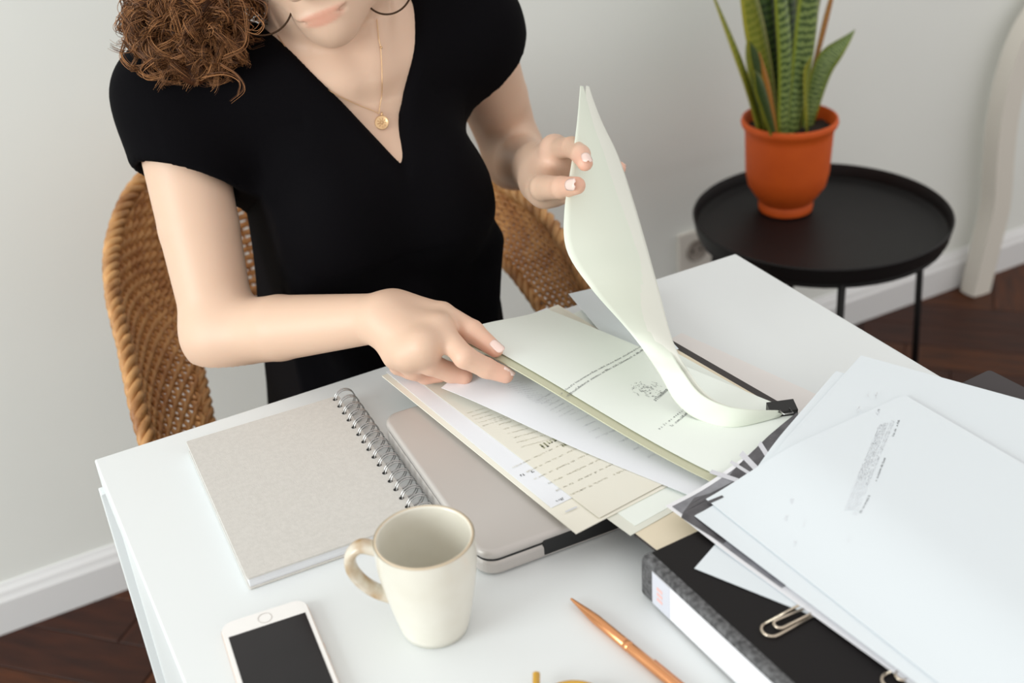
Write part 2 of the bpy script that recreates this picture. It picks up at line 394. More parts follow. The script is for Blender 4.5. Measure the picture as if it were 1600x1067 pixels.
for i, p in enumerate(hp_):
    tg = (hp_[min(i+1, 29)]-hp_[max(i-1, 0)]).normalized(); nn = sd.cross(tg)
    for k in range(14):
        a = 2*math.pi*k/14; V.append(p+sd*(.0072*math.cos(a))+nn*(.0043*math.sin(a)))
for i in range(29):
    for k in range(14): F.append((i*14+k, i*14+(k+1) % 14, (i+1)*14+(k+1) % 14, (i+1)*14+k))
obj('handle', pydata(V, F), mat('handle_glaze', srgb(226, 222, 210), .3, var=srgb(176, 146, 106), scale=55, coat=.3, detail=8), t)

# ================================================================== PHONE
m_ph = mat('phone_white', srgb(240, 238, 236), .25, coat=.5); m_gold = mat('phone_rose_metal', srgb(222, 205, 196), .3, .6)
PWd, PHt = .0671, .1383
t = thing('smartphone', 'white smartphone with a black switched-off screen lying face up on the desk', 'phone', (.0375, -.2865, 0), math.radians(-5))
autosmooth(obj('body', prism_mesh(round_rect(PWd, PHt, .0105, 8, PWd/2, -PHt/2), .0001, .0069, .0024, 4), m_gold, t), 60)
fr = obj('front_glass', prism_mesh(round_rect(PWd-.002, PHt-.002, .0096, 8, PWd/2, -PHt/2), .0066, .0072, .0003, 2), m_ph, t)
obj('screen', box_mesh(PWd/2-.0293, PWd/2+.0293, -PHt+.0175, -.0175, .0071, .00735), mat('phone_screen', srgb(14, 10, 14), .12, var=srgb(24, 18, 22), scale=18), t)
obj('home_button', lathe_mesh([(.0054, .0072), (.0054, .00742), (.0049, .00742), (.0049, .0072)], 40, True), mat('button_ring', srgb(206, 200, 196), .3, .3), t).location = (PWd/2, -.0095, 0)
for y in (-.052, -.064): obj('side_button', box_mesh(PWd-.0003, PWd+.0006, y-.005, y, .0026, .0045, .0003, 1), m_gold, t)

# ================================================================== PEN
m_cop = mat('copper', srgb(224, 158, 110), .25, .9)
a, b = Pz(893, 936, .0042), Pz(1050, 1066, .0042); d = (b-a).normalized(); ang = math.atan2(d.y, d.x)
t = thing('ballpoint_pen', 'slim copper-coloured metal pen lying on the desk', 'pen', a-d*.001, ang)
def xl(prof, name, m_, parent):  # lathe along x
    me = lathe_mesh(prof, 20); me.transform(Matrix.Rotation(math.pi/2, 4, 'Y')); o = obj(name, me, m_, parent); return autosmooth(o, 50)
xl([(0, 0), (.0009, .0005), (.0013, .004), (.0030, .020), (.0038, .030), (.0039, .062), (.0037, .0625)], 'lower_barrel', m_cop, t)
xl([(.0037, .0625), (.0041, .063), (.0041, .067), (.0038, .0675)], 'centre_band', m_cop, t)
xl([(.0038, .0675), (.0040, .069), (.0039, .125), (.0032, .131), (.0016, .132), (.0015, .138), (0, .1385)], 'upper_barrel', m_cop, t)
obj('clip', box_mesh(.088, .128, .0042, .0052, -.0013, .0013, .0003, 1), m_cop, t)

# ================================================================== SUNGLASSES (mostly below the frame)
m_amb = mat('amber_acetate', srgb(196, 150, 48), .25, coat=.3); m_lens = mat('dark_lens', srgb(40, 36, 42), .08)
c0 = Pz(897, 1112, .006)
t = thing('sunglasses', 'sunglasses with amber frame and dark lenses at the near edge of the desk', 'sunglasses', (c0.x, c0.y, 0), math.radians(-38))
for k, cx in enumerate((0, .062)):
    rim = [Vector((cx+.0255*math.cos(a), .022*math.sin(a), .006+.004*math.sin(a))) for a in np.linspace(0, 2*math.pi, 41)[:-1]]
    tube('rim', rim, .0021, m_amb, t, 10, True)
    V = [Vector((cx, 0, .0075))]+[Vector((cx+.0245*math.cos(a), .021*math.sin(a), .006+.004*math.sin(a))) for a in np.linspace(0, 2*math.pi, 41)[:-1]]
    obj('lens', pydata(V, [(0, 1+i, 1+(i+1) % 40) for i in range(40)]), m_lens, t)
tube('bridge', catmull([(.024, .008, .008), (.031, .013, .010), (.038, .008, .008)], 12), .0022, m_amb, t)
lt = Pz(838, 1056, .010); lt = Matrix.Rotation(math.radians(38), 4, 'Z') @ Vector((lt.x-c0.x, lt.y-c0.y, lt.z))
tube('temple', catmull([(-.026, .006, .008), lt*.55+Vector((-.012, .003, .004)), lt, lt+(lt-Vector((-.026, .006, .008))).normalized()*.002], 14), .0027, m_amb, t)
tube('temple', catmull([(.088, .006, .008), (.10, -.03, .008), (.098, -.085, .005), (.09, -.105, .004)], 20), .0027, m_amb, t)

# ================================================================== BINDER
m_bind = mat('binder_black', srgb(20, 17, 18), .6, spec=.25, bump=.1, bscale=600)
m_marble = mat('binder_marble', srgb(48, 48, 50), .6, var=srgb(104, 104, 106), scale=260, detail=8)
BT = .038; BW, BH = .285, .318
t = thing('ring_binder', 'black lever arch binder with marbled grey spine under the loose white papers', 'binder', (.3275, -.4215, 0), math.radians(2.5))
obj('bottom_cover', box_mesh(.002, BW, -BH, 0, .0003, .003, .0008, 1), m_bind, t)
obj('top_cover', box_mesh(.0085, BW, -BH, 0, BT-.003, BT, .0008, 1), m_bind, t)
V = []; F = []
sp_prof = [(.0086, BT), (.003, BT), (.0008, BT-.0015), (0, BT-.004), (0, .004), (.0008, .0015), (.003, .0004), (.0086, .0004), (.0086, .003), (.004, .0035), (.0025, .006), (.0025, BT-.006), (.004, BT-.0035), (.0086, BT-.003)]
k = len(sp_prof)
for y in (0, -BH):
    for x, z in sp_prof: V.append((x, y, z))
for i in range(k): F.append((i, (i+1) % k, k+(i+1) % k, k+i))
F.append(tuple(range(k))); F.append(tuple(reversed(range(k, 2*k))))
sp_ = autosmooth(obj('spine', pydata(V, F), m_marble, t), 50)
obj('page_block', box_mesh(.02, BW-.012, -BH+.01, -.01, .0032, BT-.0032), mat('page_edges', srgb(236, 238, 242), .8), t)
lab = obj('spine_label', box_mesh(-.0006, .0002, -BH+.03, -.014, .0035, BT-.0045), mat('label_paper', srgb(235, 237, 242), .6), t)
obj('label_band', box_mesh(-.0009, -.0005, -.036, -.0145, .0036, BT-.0046), mat('label_grey', srgb(205, 208, 218), .6), lab)
mb = MB()
for z0, z1 in ((.011, .0135), (.016, .0185), (.021, .0235)): mb.box(-.0012, -.0008, -.027, -.0205, z0, z1)
mb.build('label_print', mat('print_pink', srgb(232, 186, 180), .6), lab, False)

# paper clip maker
m_brass = mat('clip_metal', srgb(214, 200, 182), .25, .9)
def paperclip(label, loc, rz, L_=.05, W_=.012, group='paper clips on the black binder'):
    o_ = []
    def arc(cx, cy, r, a0, a1, n=8): return [(cx+r*math.cos(math.radians(a0+(a1-a0)*i/n)), cy+r*math.sin(math.radians(a0+(a1-a0)*i/n))) for i in range(n+1)]
    r1, r2, r3 = W_/2, W_/2*.82, W_/2*.6
    p = [(L_*.30, -r1)]+[(L_*.0+r1, -r1)]
    p = [(L_*.62, r3-.0018)]+arc(L_*.22+r3, -.0018+0, r3, 90, 270)+[(L_*.8, -r3-.0018)]
    p = [(L_*.70, r1*.25)]+arc(.010+r3, 0-.0, r3, 90, 270)[0:]+[(L_-r2, -r3)]+arc(L_-r2, -r3+r2, r2, -90, 90)+[(r1, -r3+2*r2)]+arc(r1, -r3+2*r2-r1, r1, 90, 270)+[(L_*.72, -r3+2*r2-2*r1)]
    pts = [Vector((x, y, .0011+(.0012 if i < 10 else 0))) for i, (x, y) in enumerate(p)]
    o = tube('paper_clip', pts, .0010, m_brass, None, 8); o.location = loc; o.rotation_euler = (0, 0, rz)
    return tag(o, label, 'paper clip', group)
q0, q1 = Pz(1190, 994, BT), Pz(1262, 955, BT); dd = q1-q0
paperclip('large silver paper clip on the black binder cover, half under the papers', (q0.x+.002, q0.y, BT+.0002), math.atan2(dd.y, dd.x), .052, .0135)
q0 = Pz(1375, 1066, BT)
paperclip('paper clip at the bottom edge of the photo on the binder', (q0.x, q0.y-.004, BT+.0002), math.atan2(dd.y, dd.x)-.1, .05, .0135)

# dark notebook under the papers on the right
kz = BT+.0135
q = Pz(1546, 577, kz)
a_ = math.radians(4)
t = thing('black_notebook', 'black hardcover notebook whose corner sticks out behind the white papers', 'notebook', (q.x, q.y, BT+.0002), a_)
mk = mat('notebook_black', srgb(58, 52, 54), .6)
obj('back_cover', prism_mesh(round_rect(.205, .285, .004, 4, -.1025, -.1425), 0, .0016, .0004, 1), mk, t)
obj('page_block', box_mesh(-.2, -.003, -.282, -.003, .0017, .0115), mat('page_edges', srgb(236, 238, 242), .8), t)
obj('front_cover', prism_mesh(round_rect(.205, .285, .004, 4, -.1025, -.1425), .0116, .0133, .0004, 1), mk, t)

# ================================================================== SHEETS OF PAPER
def sstep(x): x = min(1, max(0, x)); return x*x*(3-2*x)
class Sheet:
    def __init__(s, corner, ang, w_, h_, zf):
        s.c = Vector((corner[0], corner[1])); s.ex = Vector((math.cos(ang), math.sin(ang))); s.ey = Vector((math.sin(ang), -math.cos(ang))); s.w = w_; s.h = h_; s.zf = zf
    def at(s, u, v, off=0.):
        p = s.c+s.ex*u+s.ey*v; return Vector((p.x, p.y, s.zf(p.x, p.y, u, v)+off))
    def uv(s, P): d = Vector((P[0], P[1]))-s.c; return d.dot(s.ex), d.dot(s.ey)
    def px(s, x, y):  # pixel -> (u, v) on this sheet
        z = .04
        for _ in range(12):
            P = Pz(x, y, z); u, v = s.uv(P); z = s.zf(P.x, P.y, u, v)
        return u, v
    def build(s, name, label, cat, m_, group=None, n=24, thick=.0003, parent=None):
        V = []; F = []; nu, nv = n, int(n*1.3)
        for j in range(nv+1):
            for i in range(nu+1): V.append(s.at(s.w*i/nu, s.h*j/nv))
        top = len(V)
        for j in range(nv+1):
            for i in range(nu+1): V.append(s.at(s.w*i/nu, s.h*j/nv, -thick))
        g = lambda i, j: j*(nu+1)+i
        for j in range(nv):
            for i in range(nu):
                F.append((g(i, j), g(i, j+1), g(i+1, j+1), g(i+1, j))); F.append((top+g(i, j), top+g(i+1, j), top+g(i+1, j+1), top+g(i, j+1)))
        for i in range(nu):
            F.append((g(i, 0), g(i+1, 0), top+g(i+1, 0), top+g(i, 0))); F.append((g(i, nv), top+g(i, nv), top+g(i+1, nv), g(i+1, nv)))
        for j in range(nv):
            F.append((g(0, j), top+g(0, j), top+g(0, j+1), g(0, j+1))); F.append((g(nu, j), g(nu, j+1), top+g(nu, j+1), top+g(nu, j)))
        s.o = autosmooth(obj(name, pydata(V, F), m_, parent), 40)
        if label: tag(s.o, label, cat, group)
        return s
    def quads(s, qs, name, m_, off=.00025):
        mb = MB()
        for (u0, v0), (u1, v1), (u2, v2), (u3, v3) in qs:
            # split long strokes so that they follow the sheet
            n = max(1, int(max(math.hypot(u1-u0, v1-v0), math.hypot(u2-u3, v2-v3))/.01))
            for k in range(n):
                a, b = k/n, (k+1)/n
                L = lambda p, q, t_: (p[0]+(q[0]-p[0])*t_, p[1]+(q[1]-p[1])*t_)
                A, B = L((u0, v0), (u1, v1), a), L((u0, v0), (u1, v1), b); D, C_ = L((u3, v3), (u2, v2), a), L((u3, v3), (u2, v2), b)
                mb.add([s.at(*A, off), s.at(*B, off), s.at(*C_, off), s.at(*D, off)], [(0, 1, 2, 3)])
        o_ = mb.build(name, m_, s.o, False); o_['kind'] = 'stuff'; return o_
    def poly(s, uvs, name, m_, off=.0002): # filled outline as a fan of fine strips
        us = [p[0] for p in uvs]; vs_ = [p[1] for p in uvs]; mb = MB(); st = .004; v = min(vs_)
        def span(v):
            xs = []
            for i in range(len(uvs)):
                (a, b), (c, d) = uvs[i], uvs[(i+1) % len(uvs)]
                if (b-v)*(d-v) < 0: xs.append(a+(c-a)*(v-b)/(d-b))
            xs.sort(); return xs
        while v < max(vs_):
            xa = span(v+1e-5); xb = span(min(v+st, max(vs_))-1e-5)
            for i in range(0, min(len(xa), len(xb))-1, 2):
                n = max(1, int((xa[i+1]-xa[i])/.01)); v2 = min(v+st, max(vs_))
                for k in range(n):
                    f = lambda x_, t_: x_[i]+(x_[i+1]-x_[i])*t_
                    mb.add([s.at(f(xa, k/n), v, off), s.at(f(xb, k/n), v2, off), s.at(f(xb, (k+1)/n), v2, off), s.at(f(xa, (k+1)/n), v, off)], [(0, 1, 2, 3)])
            v += st
        return mb.build(name, m_, s.o, False)
def text_line(u0, v0, u1, v1, hgt, seed, gap=.25, lw=None):
    # a line of unreadably small type: letter-sized strokes and word gaps along (u0,v0)-(u1,v1)
    rnd = random.Random(seed); d = Vector((u1-u0, v1-v0)); L = d.length; d /= L; nrm = Vector((-d.y, d.x)); out = []; x = 0
    while x < L:
        if rnd.random() < .15: x += hgt*rnd.uniform(.5, .9); continue
        wl_ = hgt*rnd.uniform(.22, .62); hh = hgt*rnd.choice((.62, .62, .7, 1.)); a = Vector((u0, v0))+d*x
        p = lambda dx, dy: tuple(a+d*dx+nrm*dy)
        st = hgt*.17 if lw is None else lw
        kind = rnd.randrange(4)
        out.append((p(0, 0), p(st, 0), p(st, hh), p(0, hh)))
        if kind == 0: out.append((p(0, 0), p(wl_, 0), p(wl_, st), p(0, st)))
        if kind in (1, 2): out.append((p(0, hh-st), p(wl_, hh-st), p(wl_, hh), p(0, hh)))
        if kind in (2, 3): out.append((p(wl_-st, 0), p(wl_, 0), p(wl_, hh), p(wl_-st, hh)))
        if kind == 3: out.append((p(0, hh*.45), p(wl_, hh*.45), p(wl_, hh*.45+st), p(0, hh*.45+st)))
        x += wl_+hgt*gap
    return out
A4 = (.21, .297)
m_ink = mat('ink_grey', srgb(120, 122, 124), .7); m_ink2 = mat('ink_light', srgb(212, 214, 220), .7); m_ink3 = mat('ink_dark', srgb(70, 72, 78), .7)
m_cream = mat('cream_card', srgb(238, 235, 222), .75); m_beige = mat('beige_paper', srgb(233, 229, 214), .75, var=srgb(231, 229, 218), scale=9)
m_cold = mat('cool_white_paper', srgb(222, 229, 234), .7); m_greenish = mat('ivory_green_paper', srgb(238, 244, 238), .7)
m_cold2 = mat('bright_white_paper', srgb(236, 239, 245), .7)
m_olive = mat('olive_sheet', srgb(196, 196, 170), .75)  # olive all over; only a strip shows past the page above

# --- on the laptop
def flat(z): return lambda x, y, u, v: z
LT = .0245
# black folder
e0, e1 = Pz(1075, 545, LT+.003), Pz(1240, 640, LT+.003)
fa = math.atan2(e1.x-e0.x, -(e1.y-e0.y))
d_ = Vector((math.sin(fa), -math.cos(fa))); far = Vector((e0.x, e0.y))-d_*.075
cnr = far-Vector((math.cos(fa), math.sin(fa)))*.215
fo = thing('document_folder', 'thin black document folder whose edge shows under the cream pages', 'folder', (cnr.x, cnr.y, LT+.0001), fa)
mf = mat('folder_black', srgb(56, 50, 50), .6)
obj('back_board', box_mesh(0, .215, -.305, 0, 0, .0012, .0003, 1), mf, fo)
obj('front_board', box_mesh(0, .215, -.305, 0, .0013, .0025, .0003, 1), mf, fo)
z0 = LT+.0030
SB = Sheet((cnr.x-d_.x*-.004+.0, cnr.y-.004), fa, .206, .297, flat(z0+.0004)).build('paper_sheet', 'beige sheet lying on the black folder beneath the lifted page', 'paper', mat('tan_paper', srgb(228, 216, 192), .75), 'documents on the laptop')
# cream card with sheets
c1, c2 = Pz(597, 589, z0+.001), Pz(903, 838, z0+.001)
sa = math.atan2(c2.x-c1.x, -(c2.y-c1.y))
S4b = Sheet(Pz(640, 560, z0+.001).xy-Vector((.0, .018)), sa+.02, .21, .297, flat(z0+.0009))
vel = mat('vellum', srgb(224, 225, 214), .6)
n0 = Pz(650, 590, z0+.0009); 
S4 = Sheet((n0.x, n0.y-.012), sa+.03, .205, .297, flat(z0+.0010)).build('paper_sheet', 'pale translucent sheet sticking out lowest at the near end of the documents', 'paper', vel, 'documents on the laptop')
S4c = Sheet((n0.x+.012, n0.y-.004), sa+.02, .20, .297, flat(z0+.0014)).build('paper_sheet', 'ivory sheet stepped behind the pale translucent one at the near end', 'paper', m_greenish, 'documents on the laptop')
S1 = Sheet((c1.x, c1.y), sa, .21, .304, flat(z0+.0024)).build('paper_sheet', 'cream card whose long left edge lies across the laptop lid', 'paper', m_cream, 'documents on the laptop', thick=.0008)
S2 = Sheet((c1.x+.006, c1.y+.004), sa-.01, .19, .270, flat(z0+.0030)).build('paper_sheet', 'cool white sheet showing as a strip along the cream card', 'paper', m_cold2, 'documents on the laptop')
S3 = Sheet((c1.x+.022, c1.y-.006), sa+.012, .185, .293, flat(z0+.0036)).build('paper_sheet', 'beige printed page with faint columns of text beside the cool white strip', 'paper', m_beige, 'documents on the laptop')
def pxline(sh, x0, y0, x1, y1): return (*sh.px(x0, y0), *sh.px(x1, y1))
qs = []
for k in range(7): qs += text_line(*pxline(S3, 790+k*7-18, 668+k*7-12, 838+k*7, 648+k*7-10), .0017, 10+k)
for k in range(6):
    for j in range(3): qs += text_line(*pxline(S3, 800+k*17+j*34, 730+k*9-j*16, 828+k*17+j*34, 717+k*9-j*16), .0022, 40+k*3+j)
for k in range(5): qs += text_line(*pxline(S3, 730+k*6, 645+k*5, 790+k*5, 628+k*5), .0016, 90+k)
S3.quads(qs, 'print', mat('ink_tan', srgb(216, 212, 194), .7))
S3.quads(text_line(*pxline(S3, 842, 695, 872, 682), .0075, 4, lw=.0012)+text_line(*pxline(S3, 876, 695, 888, 690), .007, 5, lw=.0012), 'heading', mat('ink_olive', srgb(196, 196, 168), .7))
S2.quads(text_line(*pxline(S2, 812, 742, 832, 735), .0045, 7)+text_line(*pxline(S2, 868, 782, 880, 777), .003, 8), 'print', m_ink)
S3.quads([( *[S3.px(*p_) for p_ in ((884, 801), (902, 793), (901, 791), (883, 799))], )], 'rule', m_ink2)
# white printed sheet lifted by the hand
w0, w1 = Pz(689, 602, .043), Pz(1075, 766, .036)
wa = math.atan2(w1.x-w0.x, -(w1.y-w0.y))
def zw(x, y, u, v): return z0+.0042+.012*math.exp(-((u-.05)/.09)**2-((v-.01)/.11)**2)
S5 = Sheet((w0.x, w0.y), wa, .125, .290, zw).build('paper_sheet', 'white printed sheet fanned out under the held document', 'paper', m_cold2, 'documents on the laptop')
qs = []
for k in range(12): qs += text_line(*pxline(S5, 786+k*4.6, 600+k*2.6, 812+k*5, 594+k*3.2), .0013, 200+k)
for k in range(6): qs += text_line(*pxline(S5, 838+k*7, 626+k*5, 860+k*7, 614+k*5), .0015, 220+k)
for k in range(5): qs += text_line(*pxline(S5, 890+k*10, 648+k*9, 908+k*10, 640+k*9), .0015, 240+k)
for k in range(4): qs += text_line(*pxline(S5, 945+k*22, 678+k*12, 958+k*22, 672+k*12), .002, 260+k)
S5.quads(qs, 'print', m_ink2)
# held document: top page with emblem
def zg(x, y, u, v): return .0345+math.exp(-(max(u, 0)/.10)**2)*(.006+.030*(1-sstep(v/.3)))
g0 = Pz(708, 529, .0690); g1_ = Pz(1092, 742, .0410); ga = math.atan2(g1_.x-g0.x, -(g1_.y-g0.y))
G2c = Pz(888, 457, .034)
G0 = Sheet((g0.x, g0.y), ga, .128, .300, lambda x, y, u, v: zg(x, y, u, v)).build('paper_sheet', 'olive page showing as a strip along the edge, lowest page of the held document', 'paper', m_olive, 'held document pages', thick=.0012)
G1 = Sheet((g0.x+.0075, g0.y+.002), ga, .121, .297, lambda x, y, u, v: zg(x, y, u+.0075, v)+.0016).build('paper_sheet', 'ivory page with a round emblem and lines of type, on top of the held document', 'paper', m_greenish, 'held document pages')
G2 = Sheet((G2c.x, G2c.y), math.radians(-9), .055, .15, lambda x, y, u, v: .0326).build('paper_sheet', 'page turned askew with its corner jutting out behind the held document', 'paper', m_cold, 'held document pages')
G1.quads([(G1.at, )] and [], 'print', m_ink) if False else None
qs = []
qs += text_line(*pxline(G1, 1003, 541, 878, 616), .0020, 301, gap=.3); qs += text_line(*pxline(G1, 1008, 546, 887, 621), .0024, 302, gap=.3)
qs += text_line(*pxline(G1, 1080, 633, 1030, 672), .0024, 303, gap=.8); qs += text_line(*pxline(G1, 1082, 641, 1050, 667), .0026, 304)
G1.quads(qs, 'print', m_ink)
eu, ev = G1.px(1010, 608); rnd = random.Random(5); qs = []
for k in range(90):   # emblem: wreath of small strokes with a word below
    a = rnd.uniform(0, 2*math.pi); r = rnd.uniform(.002, .0165); ex_, ey_ = eu+r*math.cos(a)*1.0, ev+r*math.sin(a)*.8
    b_ = a+math.pi/2+rnd.uniform(-.6, .6); l_ = rnd.uniform(.0012, .003); dx, dy = math.cos(b_)*l_, math.sin(b_)*l_; nx, ny = -math.sin(b_)*.0003, math.cos(b_)*.0003
    qs.append(((ex_, ey_), (ex_+dx, ey_+dy), (ex_+dx+nx, ey_+dy+ny), (ex_+nx, ey_+ny)))
G1.quads(qs, 'emblem', m_ink)
G1.quads(text_line(*pxline(G1, 1051, 604, 1024, 628), .0040, 306), 'emblem_word', m_ink)

# --- on the binder
def zb(level):
    return lambda x, y, u, v: BT+.0010+level*.0011+.0150*sstep((x-.385)/.115)
def psheet(p0, p1, zz, which, level, label, m_, w_=.21, h_=.297, curl=None, corner='L'):
    a, b = Pz(*p0, zz), Pz(*p1, zz); d = Vector((b.x-a.x, b.y-a.y)).normalized()
    if which == 'v': an = math.atan2(d.x, -d.y)
    elif which == 'u': an = math.atan2(d.y, d.x)
    ex = Vector((math.cos(an), math.sin(an))); c = Vector((a.x, a.y))
    if corner == 'R': c = c-ex*w_
    zf = zb(level)
    if curl:
        z1 = zf; zf = lambda x, y, u, v: z1(x, y, u, v)+curl(u, v)
    return Sheet(c, an, w_, h_, zf).build('paper_sheet', label, 'paper', m_, 'loose papers on the binder')
PE = psheet((1085, 886), (1262, 957), BT+.002, 'v', 0, 'white sheet jutting out over the black binder, lowest of the loose papers', m_cold)
PD = psheet((1040, 792), (1187, 898), BT+.004, 'v', 1.2, 'sheet printed with a grey black-and-white photo among the loose papers', mat('photo_white', srgb(232, 232, 236), .5), curl=lambda u, v: .003*math.exp(-(u/.04)**2-(v/.05)**2))
PA2 = psheet((1303, 583), (1173, 745), BT+.014, 'u', 2.2, 'white sheet with a single ruled line beneath the top loose paper', m_cold, corner='R') if False else None
def rsheet(p0, p1, zz, level, label, m_):
    a, b = Pz(*p0, zz), Pz(*p1, zz-.006); d = Vector((a.x-b.x, a.y-b.y)).normalized(); an = math.atan2(d.y, d.x)
    c = Vector((a.x, a.y))-d*.21
    return Sheet(c, an, .21, .297, zb(level)).build('paper_sheet', label, 'paper', m_, 'loose papers on the binder')
PA2 = rsheet((1306, 582), (1175, 743), BT+.017, 2.4, 'white sheet with a single ruled line just under the farthest white sheet', m_cold)
PA = rsheet((1345, 558), (1200, 728), BT+.018, 3.6, 'plain white sheet reaching farthest back over the binder', m_cold)
PC_ = psheet((1085, 806), (1330, 992), BT+.006, 'v', 4.8, 'white sheet whose corner covers the grey photo', m_cold)
PB = psheet((1103, 780), (1208, 732), BT+.008, 'u', 6.0, 'topmost loose white sheet with a block of tiny print', m_cold)
# grey photo print
m_g1 = mat('photo_mid_grey', srgb(150, 150, 156), .5, var=srgb(118, 118, 124), scale=60); m_g2 = mat('photo_dark_grey', srgb(92, 90, 94), .5, var=srgb(70, 68, 72), scale=90); m_g3 = mat('photo_light_grey', srgb(206, 206, 212), .5)
PD.poly([(.003, .004), (.20, .004), (.20, .12), (.003, .12)], 'photo_print', m_g1, .0002)
dk = [PD.px(x, y) for x, y in ((1062, 808), (1085, 778), (1103, 774), (1150, 750), (1180, 745), (1180, 800), (1130, 850))]
PD.poly(dk, 'photo_print', m_g2, .0004)
dk = [PD.px(x, y) for x, y in ((1130, 748), (1160, 722), (1245, 645), (1255, 660), (1190, 730), (1165, 752))]
PD.poly(dk, 'photo_print', m_g2, .0004)
st = []
for (x0, y0), (x1, y1), wd_ in (((1108, 740), (1150, 754), 7), ((1140, 724), (1172, 744), 5), ((1155, 712), (1180, 738), 9), ((1184, 696), (1196, 715), 8)):
    a, b = PD.px(x0, y0), PD.px(x1, y1); c, d = PD.px(x1+wd_*.6, y1-wd_*.8), PD.px(x0+wd_*.6, y0-wd_*.8); st.append((a, b, c, d))
PD.quads(st, 'photo_print', m_g3, .0006)
PB.quads([(PB.px(1106, 783), PB.px(1128, 774), PB.px(1131, 777), PB.px(1109, 787))], 'print', m_g2)
# tiny print block
qs = []; ql = []
for k, (x0, y0, x1, y1) in enumerate(((1406, 657, 1396, 684), (1384, 716, 1370, 752), (1360, 775, 1345, 803))): qs += text_line(*pxline(PB, x0, y0, x1, y1), .0016, 400+k)
for k in range(2): ql += text_line(*pxline(PB, 1399-k*4, 656+k, 1338-k*4, 806), .0014, 410+k)
for k in range(5): ql += text_line(*pxline(PB, 1388-k*3, 660+k, 1334-k*3.2, 798), .0013, 420+k)
for k, (x0, y0) in enumerate(((1360, 612), (1372, 614), (1345, 636), (1375, 640), (1240, 780), (1232, 806), (1260, 812), (1245, 846), (1330, 838))): ql += text_line(*pxline(PB, x0, y0, x0-3, y0+9), .0022, 440+k)
PB.quads(qs, 'print', m_ink); PB.quads(ql, 'fine_print', mat('ink_faint', srgb(226, 228, 232), .7))
PA2.quads([(PA2.px(1311, 620), PA2.px(1232, 706), PA2.px(1233.2, 706.5), PA2.px(1312.2, 620.5))], 'rule', m_ink2)
# thin white sheet lying directly on the desk behind the laptop
l0, l1 = Pz(1065, 520, .0006), Pz(1265, 611, .0006)
la_ = math.atan2(l1.x-l0.x, -(l1.y-l0.y)); ex_ = Vector((math.cos(la_), math.sin(la_)))
Sheet(Vector((l0.x, l0.y))-ex_*.09, la_, .09, .19, flat(.0006)).build('paper_strip', 'narrow white paper strip lying flat on the desk right of the folder', 'paper', mat('strip_paper', srgb(232, 228, 226), .6), None, 6)

# ================================================================== LIFTED PAGE
rows = [((907, 134, 1.185), (910, 136, 1.20)), ((902, 190, 1.182), (931, 190, 1.228)), ((894, 250, 1.175), (957, 244, 1.247)), ((882, 330, 1.165), (980, 312, 1.25)),
        ((886, 392, 1.155), (1000, 380, 1.235)), ((925, 452, 1.14), (1020, 452, 1.21)), ((985, 520, -.112), (1043, 535, -.098)), ((1028, 580, -.078), (1070, 584, -.080)),
        ((1056, 628, -.054), (1096, 616, -.066)), ((1092, 656, -.043), (1134, 634, -.058)), ((1145, 668, -.0405), (1176, 640, -.052)), ((1217, 652, -.039), (1230, 641, -.041))]
def rp(q, dx, dd_): return Pd(q[0]+dx, q[1], q[2]+dd_) if q[2] > 0 else Pz(q[0]+dx, q[1], -q[2]-dd_*.15)
def lifted(dx, dd_, name, label, m_, r0=0, group='turned pages held up by her left hand'):
    Lc = catmull([rp(a, dx*(.0 if i > 8 else 1), dd_) for i, (a, b) in enumerate(rows[r0:])], 60)
    Rc = catmull([rp(b, dx*(.3 if i > 8 else 1), dd_) for i, (a, b) in enumerate(rows[r0:])], 60)
    V = []; F = []; nu = 14
    for i in range(60):
        A_, B_ = Lc[i], Rc[i]; L_ = (B_-A_).length; tg = (Lc[min(i+1, 59)]-Lc[max(i-1, 0)]).normalized(); nn = tg.cross((B_-A_).normalized()); 
        if nn.dot(FW) > 0: nn = -nn
        for k in range(nu+1):
            u = k/nu; V.append(A_.lerp(B_, u)+nn*(.10*L_*math.sin(math.pi*u)))
    for i in range(59):
        for k in range(nu): F.append((i*(nu+1)+k, i*(nu+1)+k+1, (i+1)*(nu+1)+k+1, (i+1)*(nu+1)+k))
    o = obj(name, pydata(V, F), m_); sm = o.modifiers.new('thickness', 'SOLIDIFY'); sm.thickness = .0005; sm.offset = 0
    return tag(o, label, 'paper', group)
m_ivory = mat('ivory_paper', srgb(233, 240, 226), .7)
lifted(0, 0, 'lifted_page', 'ivory page held upright by her left hand, curling down to the pile', m_ivory)
lifted(9, .012, 'lifted_page', 'second ivory page just behind the page held upright', mat('ivory_white_paper', srgb(238, 240, 230), .7))
# black fold-back clip at the corner of the document
c_ = Pz(1222, 641, .040); t = thing('binder_clip', 'small black fold-back clip at the corner of the lifted pages', 'binder clip', c_, math.radians(-20))
V = [(-.012, -.006, .003), (.012, -.006, .003), (.012, -.006, -.003), (-.012, -.006, -.003), (-.012, .007, .0055), (.012, .007, .0055), (.012, .007, -.0055), (-.012, .007, -.0055)]
obj('clip_body', pydata(V, [(0, 1, 5, 4), (1, 2, 6, 5), (2, 3, 7, 6), (3, 0, 4, 7), (4, 5, 6, 7), (0, 3, 2, 1)], False), m_dark, t)
tube('clip_handle', [(-.005, -.004, .004), (-.004, -.016, .007), (.004, -.016, .007), (.005, -.004, .004)], .0006, m_wire, t, 6)
